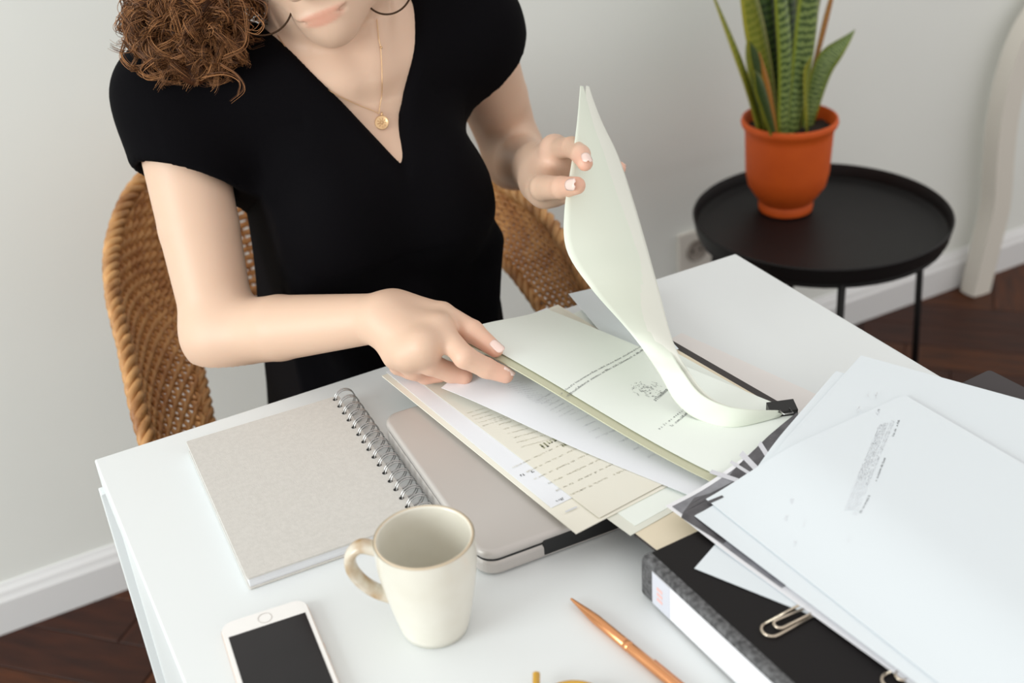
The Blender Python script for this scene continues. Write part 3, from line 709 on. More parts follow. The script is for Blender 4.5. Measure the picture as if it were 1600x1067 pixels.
#SECTION3
# ================================================================== WICKER CHAIR
m_rat = mat('rattan', srgb(212, 158, 98), .5, var=srgb(176, 118, 66), scale=35, bump=.2, bscale=300)
m_rat2 = mat('rattan_rim', srgb(212, 160, 102), .5, var=srgb(146, 96, 52), scale=30, bump=.2, bscale=300)
t = thing('wicker_armchair', 'brown woven rattan armchair the woman sits in', 'armchair', (.355, .36, FLOOR)); CO = Vector((.355, .36, FLOOR))
topc = [(.072, .07, -.20), (.066, .165, -.115), (.086, .33, -.055), (.112, .465, -.005), (.20, .59, .04), (.355, .645, .06), (.50, .60, .04), (.60, .47, -.005), (.648, .32, -.045), (.632, .165, -.095), (.628, .07, -.18)]
botc = [(.115, .08, -.33), (.135, .19, -.225), (.165, .34, -.165), (.195, .475, -.135), (.26, .555, -.16), (.355, .585, -.18), (.45, .555, -.15), (.535, .485, -.105), (.592, .375, -.108), (.604, .245, -.155), (.612, .10, -.27)]
NS = 97
TOP = [p-CO for p in catmull(topc, NS)]; BOT = [p-CO for p in catmull(botc, NS)]
def band(i, s):  # bulged surface between the two rims
    a, b = BOT[i], TOP[i]; p = a.lerp(b, s)
    tg = (TOP[min(i+1, NS-1)]-TOP[max(i-1, 0)]).normalized(); n = tg.cross((b-a).normalized()); c = Vector((0, .02, p.z))-p; c.z = 0
    if n.dot(c) > 0: n = -n
    return p+n*(.022*math.sin(math.pi*s)), n
mb = MB(); NR = 21
for r in range(NR):
    s = (r+.5)/NR; pts = []
    for i in range(NS):
        p, n = band(i, s); sg = 1 if (i+r) % 2 == 0 else -1; pts.append(p+n*(.0042*sg)*(1 if i % 1 == 0 else 0))
    fine = []
    for i in range(NS-1): fine += [pts[i], (pts[i]+pts[i+1])/2]
    fine.append(pts[-1])
    rad_ = [min(.0046, .5*(TOP[min(i//2, NS-1)]-BOT[min(i//2, NS-1)]).length/NR) for i in range(len(fine))]
    mb.tube(fine, rad_, sides=6)
o = mb.build('weave', m_rat, t); o['kind'] = 'stuff'
mb = MB()
for i in range(0, NS):
    mb.tube([band(i, s)[0] for s in np.linspace(0, 1, 9)], .0024, sides=5)
o = mb.build('stakes', m_rat, t); o['kind'] = 'stuff'
for nm, crv, off in (('rim', TOP, 0), ('lower_rim', BOT, 0)):
    cc = catmull([crv[i] for i in range(0, NS, 6)], 480); rr = .0066 if nm == 'rim' else .005
    for ph in range(3):
        pts = []
        for i, p in enumerate(cc):
            tg = (cc[min(i+1, 479)]-cc[max(i-1, 0)]).normalized(); a = tg.cross(Vector((0, 0, 1))).normalized(); b_ = tg.cross(a); w_ = i*.42+ph*2*math.pi/3
            pts.append(p+a*(rr*.85*math.cos(w_))+b_*(rr*.85*math.sin(w_)))
        tube(nm+'_strand', pts, rr*.82, m_rat2, t, 6)
# seat and legs (behind the desk)
SH = .395
mb = MB()
for r in range(22):
    R0 = .012+r*.0112
    mb.tube([Vector((R0*math.cos(a)*1.0, -.04+R0*math.sin(a)*.82, SH+.0025*(1 if (k+r) % 2 else -1))) for k, a in enumerate(np.linspace(0, 2*math.pi, 61)[:-1])], .0056, sides=5, closed=True)
o = mb.build('seat', m_rat, t); o['kind'] = 'stuff'
tube('seat_frame', [Vector((.258*math.cos(a), -.04+.212*math.sin(a), SH-.004)) for a in np.linspace(0, 2*math.pi, 61)[:-1]], .013, m_rat2, t, 10, True)
for i_, (x, y) in enumerate(((-.2, -.17), (.2, -.17), (-.19, .10), (.19, .10))):
    tube('leg', [Vector((x*1.12, y*1.12, 0)), Vector((x, y, SH-.004))], .015, m_rat2, t)
    e = min(range(NS), key=lambda i: (BOT[i].xy-Vector((x, y))).length)
    tube('upright', [Vector((x, y, SH)), BOT[e]], .010, m_rat2, t)

# ================================================================== SIGNED DISTANCE MODELLING
class Field:
    def __init__(s): s.pr = []
    def cap(s, a, b, ra, rb=None, k=.01, flat=None, ratio=1., sub=False):
        s.pr.append(('cap', np.array(a, float), np.array(b, float), ra, ra if rb is None else rb, k, None if flat is None else np.array(flat, float)/np.linalg.norm(flat), ratio, sub)); return s
    def chain(s, pts, rs, k=.006, k0=None, flat=None, ratio=1.):
        for i in range(len(pts)-1): s.cap(pts[i], pts[i+1], rs[i], rs[i+1], k if (i or k0 is None) else k0, flat, ratio)
        return s
    def ell(s, c, axes, rad, k=.01, sub=False):
        s.pr.append(('ell', np.array(c, float), np.array(axes, float), np.array(rad, float), 0, k, None, 1, sub)); return s
    def half(s, planes, k=.002, sub=True): # convex region: all n.p < d
        s.pr.append(('half', [(np.array(n, float)/np.linalg.norm(n), d/np.linalg.norm(n)) for n, d in planes], None, 0, 0, k, None, 1, sub)); return s
    def d1(s, q, P):
        if q[0] == 'cap':
            _, a, b, ra, rb, k, fl, ra_, _s = q; ab = b-a; L2 = ab@ab+1e-12
            t_ = np.clip(((P-a)@ab)/L2, 0, 1); dv = P-a-t_[:, None]*ab; d2 = (dv*dv).sum(1)
            if fl is not None: d2 = d2+(ra_*ra_-1)*(dv@fl)**2
            return np.sqrt(d2)-(ra+(rb-ra)*t_)
        if q[0] == 'ell':
            l = (P-q[1])@q[2].T/q[3]; n = np.sqrt((l*l).sum(1)); g = np.sqrt(((l/q[3])**2).sum(1))+1e-9
            return np.where(n < 1e-6, -q[3].min(), n*(n-1)/g)
        return np.max([P@n-d for n, d in q[1]], axis=0)
    def ev(s, P, use=None):
        D = None
        for i, q in enumerate(s.pr):
            if use is not None and not use[i]: continue
            d = s.d1(q, P); k = q[5]
            if q[8]:
                if D is None: continue
                d = -d; h_ = np.maximum(k-np.abs(D-d), 0)/k; D = np.maximum(D, d)+h_*h_*k*.25
            elif D is None: D = d
            else: h_ = np.maximum(k-np.abs(D-d), 0)/k; D = np.minimum(D, d)-h_*h_*k*.25
        return D if D is not None else np.full(len(P), 1.)
    def mesh(s, lo, hi, h, B=12):
        lo = np.array(lo, float); nb = np.ceil((np.array(hi)-lo)/(h*B)).astype(int); n = nb*B+1
        G = np.ones(n, np.float32)
        bi = np.stack(np.meshgrid(*[np.arange(k) for k in nb], indexing='ij'), -1).reshape(-1, 3)
        cen = lo+(bi+.5)*B*h; hd_ = B*h*.5*1.75
        D1 = np.stack([s.d1(q, cen) for q in s.pr]); Dc = s.ev(cen)
        loc = np.stack(np.meshgrid(*[np.arange(B+1)]*3, indexing='ij'), -1).reshape(-1, 3)
        rat = np.array([max(q[7], 2. if q[0] == 'ell' else 1.) for q in s.pr])
        for j in range(len(bi)):
            sl = tuple(slice(b*B, b*B+B+1) for b in bi[j])
            if Dc[j] < -hd_*2.2: G[sl] = -1; continue
            use = D1[:, j] < (hd_+.02)*rat+ .004
            if not use.any(): continue
            G[sl] = s.ev(lo+(bi[j]*B+loc)*h, use).reshape(B+1, B+1, B+1)
        return surface_nets(G, lo, h)
def surface_nets(G, lo, h):
    I = G < 0; n = G.shape
    c = np.zeros([k-1 for k in n], np.uint8)
    for dx in (0, 1):
        for dy in (0, 1):
            for dz in (0, 1): c += I[dx:n[0]-1+dx, dy:n[1]-1+dy, dz:n[2]-1+dz]
    cells = np.argwhere((c > 0) & (c < 8)); idx = np.full(c.shape, -1, np.int32); idx[tuple(cells.T)] = np.arange(len(cells))
    acc = np.zeros((len(cells), 3)); cnt_ = np.zeros(len(cells))
    corner = [(a, b, d) for a in (0, 1) for b in (0, 1) for d in (0, 1)]
    val = {q: G[tuple((cells+q).T)] for q in corner}
    for q in corner:
        for ax in range(3):
            if q[ax]: continue
            r = list(q); r[ax] = 1; r = tuple(r); a, b = val[q], val[r]; m_ = (a < 0) != (b < 0)
            t_ = np.where(m_, a/(a-b+1e-12), 0); p = np.tile(np.array(q, float), (len(cells), 1)); p[:, ax] += t_
            acc[m_] += p[m_]; cnt_[m_] += 1
    V = lo+(cells+acc/np.maximum(cnt_, 1)[:, None])*h; Q = []
    for ax in range(3):
        a1, a2 = [(1, 2), (2, 0), (0, 1)][ax]
        s0 = [slice(None)]*3; s1 = [slice(None)]*3; s0[ax] = slice(0, -1); s1[ax] = slice(1, None)
        for flip in (0, 1):
            A_, B_ = I[tuple(s0)], I[tuple(s1)]; e = np.argwhere((A_ & ~B_) if flip == 0 else (~A_ & B_))
            e = e[(e[:, a1] > 0) & (e[:, a2] > 0) & (e[:, a1] < n[a1]-1) & (e[:, a2] < n[a2]-1)]
            def at_(o1, o2): f = e.copy(); f[:, a1] -= o1; f[:, a2] -= o2; return idx[tuple(f.T)]
            q = np.stack([at_(1, 1), at_(0, 1), at_(0, 0), at_(1, 0)], 1)
            Q.append(q if flip == 0 else q[:, ::-1])
    Q = np.concatenate(Q); Q = Q[(Q >= 0).all(1)]
    return V, Q
def npv(v): return np.array([v[0], v[1], v[2]], float)

# ================================================================== THE WOMAN
person = thing('person', 'woman in a black v-neck top seated at the desk sorting documents', 'person', (0, 0, 0))
m_skin = mat('skin', srgb(232, 200, 178), .5, sub=.12, attr='tint', bump=.04, bscale=900)
m_top = mat('black_jersey', srgb(8, 7, 10), .9, bump=.15, bscale=1500, spec=.08)
# joints: R = her right (left in the picture)
RSH, REL = Vector((.182, .225, .247)), Vector((.156, .096, .037))
RW = Pz(600, 496, .093)
LSH, LEL = Vector((.508, .195, .262)), Vector((.600, .290, .055))
LW_ = Pd(838, 262, 1.325)
NECK = Vector((.352, .205, .275))
# head frame
HY, HPT, HR = -.48, .18, .31
HF = Vector((math.sin(HY)*math.cos(HPT), -math.cos(HY)*math.cos(HPT), -math.sin(HPT)))
HX = Vector((math.cos(HY), math.sin(HY), 0)); HU = HX.cross(HF); HU = -HU if HU.z < 0 else HU
HX, HU = math.cos(HR)*HX+math.sin(HR)*HU, -math.sin(HR)*HX+math.cos(HR)*HU
HC = Pd(504, 24, 1.155) - HF*.084 + HU*.075
def Hh(x, f, u): return HC+HX*x+HF*f+HU*u
HAX = np.array([npv(HX), npv(HF), npv(HU)])
f = Field()
# chest under the top
f.cap((.357, .170, .12), (.355, .185, .20), .112, .108, .02, (0, 1, 0), 1.55)
f.cap((.25, .200, .238), (.455, .190, .245), .046, .046, .05)
f.cap(RSH, LSH, .040, .040, .05)
f.cap((.30, .098, .16), (.41, .098, .16), .028, .028, .06)
for s_ in (-1, 1): f.cap((.354+s_*.012, .128, .252), (.354+s_*.125, .175, .282), .0075, .0065, .02)   # collar bones
nb_ = HC-HU*.085-HF*.02
f.cap((.352, .200, .255), nb_, .049, .047, .04)
for s_ in (-1, 1): f.cap((.354+s_*.016, .135, .258), Hh(s_*.06, -.02, -.05), .009, .013, .025)
# head
f.ell(Hh(0, -.018, .035), HAX, (.073, .092, .085), .02)
f.ell(Hh(0, .012, -.03), HAX, (.060, .070, .078), .03)
f.cap(Hh(-.045, .02, -.075), Hh(0, .064, -.094), .016, .013, .03); f.cap(Hh(.045, .02, -.075), Hh(0, .064, -.094), .016, .013, .03)
f.ell(Hh(0, .067, -.092), HAX, (.018, .013, .013), .02)
f.ell(Hh(0, .066, -.068), HAX, (.030, .018, .022), .02)
for s_ in (-1, 1):
    f.ell(Hh(s_*.036, .052, -.028), HAX, (.022, .018, .020), .02)
    f.ell(Hh(s_*.031, .092, .004), HAX, (.016, .016, .010), .012, True)
    f.ell(Hh(s_*.031, .073, .004), HAX, (.012, .012, .010), .004)
    f.cap(Hh(s_*.014, .084, .024), Hh(s_*.045, .072, .026), .006, .005, .012)
    f.ell(Hh(s_*.072, -.008, -.012), HAX, (.008, .018, .030), .008); f.ell(Hh(s_*.072, -.001, -.038), HAX, (.006, .008, .010), .008)
    f.ell(Hh(s_*.011, .094, -.042), HAX, (.008, .009, .007), .006)
f.cap(Hh(0, .082, .012), Hh(0, .104, -.036), .0065, .0095, .012)
f.ell(Hh(0, .0825, -.0715), HAX, (.026, .0065, .0034), .005); f.ell(Hh(0, .0815, -.0785), HAX, (.019, .0065, .0040), .005)
f.cap(Hh(-.028, .0825, -.0750), Hh(.026, .0825, -.0750), .0013, .0013, .004, sub=True)
# right arm and hand
mid = RSH.lerp(REL, .55)
f.chain([RSH, mid, REL], [.0445, .0405, .0355], .003, .02)
f.cap(REL, REL+Vector((.0, .006, -.004)), .034, .03, .02)
fm = REL.lerp(RW, .38); back = Vector((0, -.35, .94))
f.chain([REL, fm, RW], [.0335, .0325, .0225], .003, .022)
def hand(F_, W_, mcp, fingers, thumb, k=.010, wr=.021, flat=None):
    M = [npv(p) for p in mcp]
    for i, p in enumerate(M): F_.cap(npv(W_)*.9+p*.1, p, wr*.80, .0115-.001*(i == 3), .016)
    for i in range(3): F_.cap(M[i], M[i+1], .0105, .0105, .014)
    for pts, rs in fingers: F_.chain([npv(p) for p in pts], rs, .003, .008)
    pts, rs = thumb; F_.chain([npv(p) for p in pts], rs, .003, .018)
RM = [Pz(686, 514, .092), Pz(662, 541, .088), Pz(640, 552, .079), Pz(622, 555, .068)]
FR = [.0108, .0102, .0092, .0076]
RF = [([RM[0], Pz(726, 558, .0800), Pz(760, 575, .0660), Pz(790, 586, .0570)], FR),
      ([RM[1], Pz(672, 569, .0660), Pz(704, 582, .0520), Pz(726, 588, .0470)], [.0108, .0102, .0092, .0076]),
      ([RM[2], Pz(646, 578, .0550), Pz(665, 586, .0440), Pz(688, 586, .0425)], [.0100, .0092, .0084, .0070]),
      ([RM[3], Pz(622, 572, .0480), Pz(640, 580, .0420), Pz(660, 582, .0410)], [.0088, .0080, .0074, .0062])]
RT_ = ([Pz(622, 482, .092), Pz(690, 492, .0915), Pz(738, 518, .0850), Pz(774, 546, .0750)], [.0160, .0122, .0106, .0074])
hand(f, RW, RM, RF, RT_)
# left arm and hand
f.chain([LSH, LSH.lerp(LEL, .5), LEL], [.0445, .0405, .0355], .003, .02)
f.chain([LEL, LEL.lerp(LW_, .4), LW_], [.035, .033, .0235], .003, .022)
LM = [Pd(866, 232, 1.255), Pd(872, 250, 1.262), Pd(874, 276, 1.27), Pd(868, 300, 1.275)]
LF = [([LM[0], Pd(893, 230, 1.205), Pd(907, 241, 1.172), Pd(914, 255, 1.156)], FR),
      ([LM[1], Pd(915, 248, 1.265), Pd(945, 254, 1.268), Pd(967, 263, 1.27)], [.0102, .0095, .0088, .0074]),
      ([LM[2], Pd(915, 275, 1.262), Pd(938, 282, 1.265), Pd(955, 286, 1.265)], [.0100, .0092, .0084, .0070]),
      ([LM[3], Pd(898, 308, 1.25), Pd(915, 304, 1.245), Pd(928, 300, 1.245)], [.0090, .0082, .0074, .0062])]
LT_ = ([Pd(842, 286, 1.285), Pd(848, 293, 1.222), Pd(878, 293, 1.180), Pd(901, 290, 1.153)], [.0180, .0128, .0108, .0086])
hand(f, LW_, LM, LF, LT_)
f.cap(npv(LW_), npv(Pd(852, 300, 1.25)), .022, .016, .016)
f.half([((0, 0, 1), .06), ((0, 1, 0), 9), ((1, 0, 0), .52), ((-1, 0, 0), -.215), ((0, -1, 0), -.03)], .004)   # nothing needed below the chest inside the top
V, Q = f.mesh((.08, -.20, .02), (.68, .36, .60), .0022)
me = np_mesh(V, Q)
# natural colour differences of the skin: lips, knuckles, fingertips
Vc = V; base = np.array(srgb(219, 186, 162)); col = np.tile(base, (len(V), 1))
def tint(c, r, color, amt, ax=None, rad=None):
    if ax is None: d = np.linalg.norm(Vc-npv(c), axis=1)/r
    else: l = (Vc-npv(c))@ax.T/np.array(rad); d = np.sqrt((l*l).sum(1))
    w_ = np.clip(1.25-d, 0, .5)*2*amt if ax is not None else amt*np.exp(-(d*.85)**2); col[:] = col*(1-w_[:, None])+np.array(srgb(*color))*w_[:, None]
tint(Hh(0, .0845, -.0720), 1, (212, 146, 124), .7, HAX, (.023, .012, .0040)); tint(Hh(0, .0845, -.0785), 1, (214, 148, 126), .7, HAX, (.019, .012, .0044))
for F_, M_, T_ in ((RF, RM, RT_), (LF, LM, LT_)):
    for pts, rs in F_:
        tint(pts[-1], .016, (236, 178, 158), .55); tint(pts[1], .014, (234, 186, 164), .4)
    tint(T_[0][-1], .018, (236, 176, 152), .55); tint(T_[0][2], .016, (236, 186, 162), .4)
for p in LM: tint(p, .016, (238, 190, 172), .35)
ca = me.color_attributes.new('tint', 'FLOAT_COLOR', 'POINT'); ca.data.foreach_set('color', np.concatenate([col, np.ones((len(V), 1))], 1).astype(np.float32).ravel())
obj('body', me, m_skin, person)
# finger nails
m_nail = mat('nail', srgb(244, 216, 206), .25, coat=.4)
def nail(tip, prev, nrm, L_=.012, W_=.0085, r=.007, ext=.003, rb=None):
    rb = r*1.16 if rb is None else rb
    d = (tip-prev).normalized(); n = (nrm-d*nrm.dot(d)).normalized(); s_ = d.cross(n); V = []; F = []
    for j in range(9):
        u = j/8; wd_ = W_*(1 if u < .75 else math.sqrt(max(.02, 1-((u-.75)/.27)**2)))*(.86+.14*min(1, u*3))
        for i in range(7):
            q = i/6-.5; V.append(tip+d*(-L_+ext+.004+u*L_)+s_*(q*wd_)+n*((rb+(r-rb)*min(1, u*1.1))*(1.05-.55*(2*q)**2*.42)-.0004*u))
    for j in range(8):
        for i in range(6): F.append((j*7+i, j*7+i+1, (j+1)*7+i+1, (j+1)*7+i))
    o = obj('fingernail', pydata(V, F), m_nail, person); sm = o.modifiers.new('thickness', 'SOLIDIFY'); sm.thickness = .0006; return o
tc = lambda P: (CAM-P).normalized()
p = RT_[0]; nail(p[3], p[2], (tc(p[3])+UP*.35+RT*.5).normalized(), .014, .0098, .0069, .005)
p = RF[0][0]; nail(p[3], p[2], (Vector((0, -.2, 1))-RT*.2).normalized(), .012, .008, .0068)
p = LT_[0]; nail(p[3], p[2], (tc(p[3])+UP*.1).normalized(), .0145, .0118, .0094, .0075)
p = LF[0][0]; nail(p[3], p[2], (tc(p[3])+RT*.25).normalized(), .0130, .0102, .0084, .0070)
for fi in (1, 2, 3):
    p = LF[fi][0]; nail(p[3], p[2], (FW*.4+RT*.6+UP*.3).normalized(), .010, .0075, .0070 if fi < 3 else .006)

# black top: body volume grown a little, v-neck and sleeve openings cut away
g = Field()
g.cap((.353, .185, -.10), (.353, .170, .06), .135, .134, .02, (0, 1, 0), 1.45)
g.cap((.353, .170, .06), (.355, .185, .195), .134, .124, .03, (0, 1, 0), 1.5)
g.cap((.25, .200, .238), (.455, .190, .245), .0515, .0515, .05)
g.cap(RSH, LSH, .047, .047, .05)
g.cap((.30, .098, .16), (.41, .098, .16), .033, .033, .06)
for s_ in (-1, 1): g.ell((.357+s_*.058, .098, .105), np.eye(3), (.055, .050, .058), .05)
g.cap((.357, .20, -.10), (.357, .24, -.27), .150, .180, .08, (0, 1, 0), 1.4)
for a, b, u1 in ((RSH, REL, .40), (LSH, LEL, .22)):
    e = a.lerp(b, u1); g.cap(a, e, .0525, .0555, .045)
    d = (b-a).normalized(); 
# drape folds
for a, b in (((.25, .09, .06), (.30, .085, -.08)), ((.47, .10, .05), (.44, .09, -.10)), ((.24, .11, .13), (.33, .08, .02)), ((.36, .075, .02), (.37, .085, -.10))):
    g.cap(a, b, .012, .016, .03)
for a, b, u1 in ((RSH, REL, .36), (LSH, LEL, .165)):
    d = npv((b-a).normalized()); e = npv(a.lerp(b, u1)); m2 = (npv(a)+npv(b))/2
    # flat cut of the sleeve end, with a hollow round the arm
    side = npv((b-a).normalized())
    tilt = side+np.array([-.52 if a is RSH else .35, 0, .0]); tilt /= np.linalg.norm(tilt)
    g.half([(-tilt, -(tilt@e)), ((1, 0, 0) if a is RSH else (-1, 0, 0), .232 if a is RSH else -.492)], .002)
    g.cap(e-d*.022, e+d*.05, .0465, .046, .003, sub=True)
tipv = Vector((.3605, 0, .186))
def vline(p0, p1): # region above the line p0->p1 in the x-z plane
    dx, dz = p1[0]-p0[0], p1[1]-p0[1]; n = (dz, -dx); return n
n1 = np.array([.186-.314, 0, .2785-.3605]); n1 = np.array([-(.314-.186), 0, -(.3605-.2785)]); n2 = np.array([(.305-.186), 0, -(.424-.3605)])
g.half([(n1, n1@np.array([.3605, 0, .186])), (n2, n2@np.array([.3685, 0, .186])), ((0, 1, 0), .30)], .016)
V, Q = g.mesh((.06, -.02, -.46), (.66, .40, .34), .0038)
obj('top', np_mesh(V, Q), m_top, person)
# trousers and shoes, below the desk
tr = Field()
for s_ in (-1, 1):
    hip = np.array([.357+s_*.085, .24, -.27]); kn = np.array([.357+s_*.10, -.16, -.23]); an = np.array([.357+s_*.09, -.10, -.66])
    tr.cap(hip, kn, .078, .06, .05); tr.cap(kn, an, .058, .045, .03)
tr.cap((.29, .25, -.25), (.43, .25, -.25), .09, .09, .05)
V, Q = tr.mesh((.12, -.26, -.74), (.60, .38, -.12), .008)
obj('trousers', np_mesh(V, Q), mat('black_trousers', srgb(20, 19, 22), .9), person)
for s_ in (-1, 1):
    sh_ = Field(); x = .357+s_*.09
    sh_.cap((x, -.08, -.70), (x, -.22, -.722), .036, .030, .03); sh_.half([((0, 0, 1), FLOOR+.001)], .002)
    V, Q = sh_.mesh((x-.06, -.28, -.76), (x+.06, -.02, -.64), .006); obj('shoe', np_mesh(V, Q), m_dark, person)

# ------------------------------------------------------------------ hair
m_hair = mat('auburn_hair', srgb(122, 76, 42), .42, attr='tint', spec=.35)
rnd = random.Random(11)
caph = Field()
caph.ell(Hh(0, -.030, .045), HAX, (.082, .094, .086), .02)
caph.ell(Hh(-.075, -.02, -.01), HAX, (.028, .050, .075), .03); caph.ell(Hh(.068, -.055, .0), HAX, (.022, .04, .08), .03)
caph.ell(Hh(0, -.085, -.02), HAX, (.07, .04, .085), .03)
hb = [Pd(330, -60, 1.20), Pd(290, 20, 1.185), Pd(295, 85, 1.185), Pd(305, 118, 1.185)]
caph.chain([npv(p) for p in hb], [.036, .036, .022, .008], .02, .03)
caph.half([(-npv(HF), -(npv(HF)@npv(HC)+.045)), (npv(HU), npv(HU)@npv(HC)+.07), (npv(HX), npv(HX)@npv(HC)+.075), (-npv(HX), -(npv(HX)@npv(HC)-.070))], .01)
V, Q = caph.mesh((.10, .02, .20), (.52, .40, .62), .005)
me = np_mesh(V, Q); ca = me.color_attributes.new('tint', 'FLOAT_COLOR', 'POINT'); ca.data.foreach_set('color', np.tile(np.array([*srgb(74, 44, 26), 1], np.float32), len(V)))
hair = obj('hair', me, m_hair, person)
HV = V
Vs = []; Fs = []; Cs = []
def strand(pts, r0, colr):
    n = len(pts); V_, F_ = tube_data(pts, [r0*(1-.65*(i/(n-1))**2) for i in range(n)], sides=3, cap=False); o_ = len(Vs); Vs.extend(V_); Fs.extend([tuple(i+o_ for i in q) for q in F_]); Cs.extend([colr]*len(V_))
def hcol():
    t_ = rnd.random(); a, b = np.array(srgb(78, 46, 26)), np.array(srgb(188, 132, 84)); c_ = a+(b-a)*t_**1.5; return (*c_, 1)
def curl(path, R0, R1, turns, ph, n, r):
    pts = []; C_ = catmull(path, n)
    for i, p in enumerate(C_):
        s_ = i/(n-1); tg = (C_[min(i+1, n-1)]-C_[max(i-1, 0)]).normalized(); a = tg.orthogonal().normalized(); b = tg.cross(a); w_ = ph+turns*2*math.pi*s_; R_ = R0+(R1-R0)*s_
        pts.append(p+(a*math.cos(w_)+b*math.sin(w_))*R_)
    strand(pts, r, hcol())
def rv(s_): return Vector((rnd.gauss(0, s_), rnd.gauss(0, s_), rnd.gauss(0, s_)))
# long side curls hanging in front of her right shoulder: locks of several strands sharing a curl
axis = catmull(hb, 12)
for L_ in range(230):
    ang = rnd.uniform(0, 2*math.pi); s0 = rnd.uniform(-.05, .55); s1 = min(1.04, s0+rnd.uniform(.3, .65)); rr = rnd.uniform(.62, 1.08)
    def onaxis(s_):
        s_c = min(max(s_, 0), 1)*11; i = min(int(s_c), 10); p = axis[i].lerp(axis[i+1], s_c-i)
        rad = .050*(1-.10*s_*s_) if s_ < .6 else .050*(1-.036-1.55*(s_-.6))
        return p+(RT*math.cos(ang)*1.08+FW*math.sin(ang)*.85)*max(.008, rad)*rr
    path = [onaxis(s0), onaxis((s0*2+s1)/3)+rv(.005), onaxis((s0+s1*2)/3)+rv(.006), onaxis(s1)+rv(.007)]
    R_ = rnd.uniform(.006, .013); tn = rnd.uniform(1.2, 2.6)*rnd.choice((-1, 1)); ph = rnd.uniform(0, 6.28)
    for k in range(12): 
        j = rv(.0016); curl([p+j+rv(.0008) for p in path], R_*.6, R_*rnd.uniform(.9, 1.1), tn, ph+rnd.gauss(0, .13), 34, rnd.uniform(.00028, .0005))
# scalp waves over the rest of the head
sel = [i for i in range(0, len(HV), max(1, len(HV)//700))]
for i in sel:
    p = Vector(HV[i]); d = p-HC; 
    down = Vector((0, 0, -1))+HF*-.2; nrm = d.normalized(); tg = (down-nrm*down.dot(nrm)).normalized()
    if (p-HC).dot(HF) > .04 or p.z < .30: continue
    path = [p+nrm*.001, p+tg*.02+nrm*.006, p+tg*.045+nrm*.006, p+tg*.07+nrm*.002]
    for k in range(4): curl([q+rv(.002) for q in path], .003, .006, rnd.uniform(1, 2.2), rnd.uniform(0, 6.28), 18, .0006)
# stray curls at the silhouette
for path in ([(345, 100), (372, 118), (383, 140), (362, 160)], [(350, 92), (384, 72), (384, 20), (372, -10)], [(215, 10), (196, 2), (188, 20), (206, 45)], [(222, 30), (202, 40), (196, 62), (222, 90)], [(318, 120), (352, 116), (375, 128), (372, 150)], [(400, 20), (412, 36), (402, 50), (384, 46)], [(240, 90), (222, 106), (230, 118), (255, 112)], [(395, -5), (418, 8), (415, 30), (398, 34)]):
    for k in range(4): 
        jj = (rnd.gauss(0, 2.5), rnd.gauss(0, 2.5)); strand(catmull([Pd(x+jj[0], y+jj[1], 1.135+rnd.gauss(0, .002)) for x, y in path], 26), .00042, hcol())
me = pydata(Vs, Fs); ca = me.color_attributes.new('tint', 'FLOAT_COLOR', 'POINT'); ca.data.foreach_set('color', np.array(Cs, np.float32).ravel())
hs = obj('hair_curls', me, m_hair, hair); hs['kind'] = 'stuff'
# eyes, brows
for s_ in (-1, 1):
    e = obj('eyelash', MB().tube(catmull([Hh(s_*.020, .084, -.002), Hh(s_*.031, .0885, -.005), Hh(s_*.043, .080, -.002)], 10), .0008, sides=5).v and pydata(*tube_data(catmull([Hh(s_*.020, .082, -.003), Hh(s_*.031, .0865, -.006), Hh(s_*.043, .078, -.003)], 10), .0009, 5)), mat('lash', srgb(40, 26, 20), .6), person)
    obj('eyebrow', pydata(*tube_data(catmull([Hh(s_*.013, .0905, .027), Hh(s_*.03, .086, .031), Hh(s_*.048, .073, .027)], 12), [.0012]+[.0022]*8+[.0014, .001, .0006], 6)), mat('brow', srgb(104, 68, 42), .7), person)

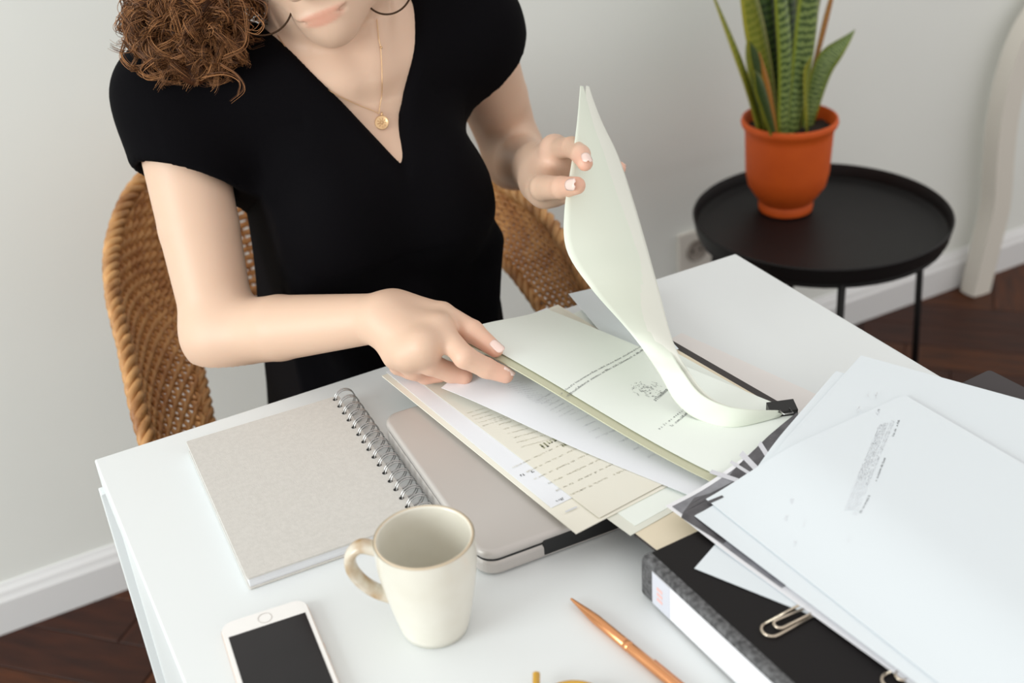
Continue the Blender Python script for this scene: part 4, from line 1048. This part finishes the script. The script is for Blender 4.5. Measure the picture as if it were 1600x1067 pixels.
# ------------------------------------------------------------------ jewellery
m_g = mat('gold', srgb(226, 190, 146), .3, .9); m_gd = mat('gold_reflecting_dark', srgb(70, 52, 38), .3, .9)  # hoops: gold with its dark reflections put into the base colour
def hoop(cx, cy, d, R_, squeeze, lobe, label):
    c = Pd(cx, cy, d); a = RT*squeeze+FW*math.sqrt(1-squeeze**2); up_ = ((lobe-c).normalized()*.35+Vector((0, 0, 1))).normalized(); a = (a-up_*a.dot(up_)).normalized()
    e_ = thing('hoop_earring', label, 'earring', lobe, 0, 'thin hoop earrings')
    tube('hoop', [c-lobe+a*(R_*math.cos(k))+up_*(R_*math.sin(k)) for k in np.linspace(0, 2*math.pi, 65)[:-1]], .0010, m_gd, e_, 8, True)
    tube('hook', [c-lobe+up_*R_, Vector((0, 0, 0)), HF*-.004+HU*-.002], .0007, m_gd, e_, 6)
hoop(407, 4, 1.160, .0303, 1., Hh(-.075, .001, -.044), 'large thin hoop earring beside the curls, crossing her cheek')
hoop(605, -22, 1.19, .0270, .86, Hh(.075, .001, -.044), 'thin hoop earring in front of the bare side of her neck')
# necklace: chain follows the chest
def onchest(x, y): 
    r = npv(ray(x, y)); o_ = npv(CAM); ds = np.linspace(1.05, 1.40, 700); D = f.ev(o_+ds[:, None]*r); i = np.where(D < .0008)[0]
    return Vector(o_+r*ds[i[0]]) if len(i) else Pd(x, y, 1.22)
nk = thing('necklace', 'fine gold chain necklace with a round coin pendant on her chest', 'necklace', onchest(594, 180)); nl = nk.location
for path in ([(434, 56), (452, 82), (480, 115), (515, 142), (550, 160), (585, 174), (592, 178)], [(589, 30), (592, 60), (595, 75), (597, 110), (597, 145), (594, 165), (592, 178)]):
    pts = [onchest(*q)-nl-FW*.0006 for q in [(p.x, p.y) for p in catmull([(x, y, 0) for x, y in path], 40)]]
    tube('chain', pts, .00042, m_g, nk, 6)
tube('bead', [onchest(596, 73)-nl-FW*.0012, onchest(596, 76)-nl-FW*.0012], .0013, m_g, nk, 8)
pc_ = onchest(597, 192)-nl-FW*.0018
R3 = Matrix((RT, UP, -FW)).transposed().to_4x4()
me = lathe_mesh([(0, -.0006), (.0066, -.0006), (.0072, -.0002), (.0072, .0006), (.0064, .0010), (.0058, .0006), (0, .0006)], 32); me.transform(R3); o = obj('pendant', me, m_g, nk); o.location = pc_
mb = MB()
for k in range(9):
    a = k*.7; mb.tube([R3.to_3x3() @ Vector((.001*math.cos(a), .001*math.sin(a), .0009)), R3.to_3x3() @ Vector((.0045*math.cos(a), .0045*math.sin(a), .0009))], .00035, sides=5)
o = mb.build('pendant_relief', m_g, nk); o.location = pc_; o['kind'] = 'stuff'
tube('bail', [pc_+UP*.0072, pc_+UP*.0105], .0011, m_g, nk, 6)
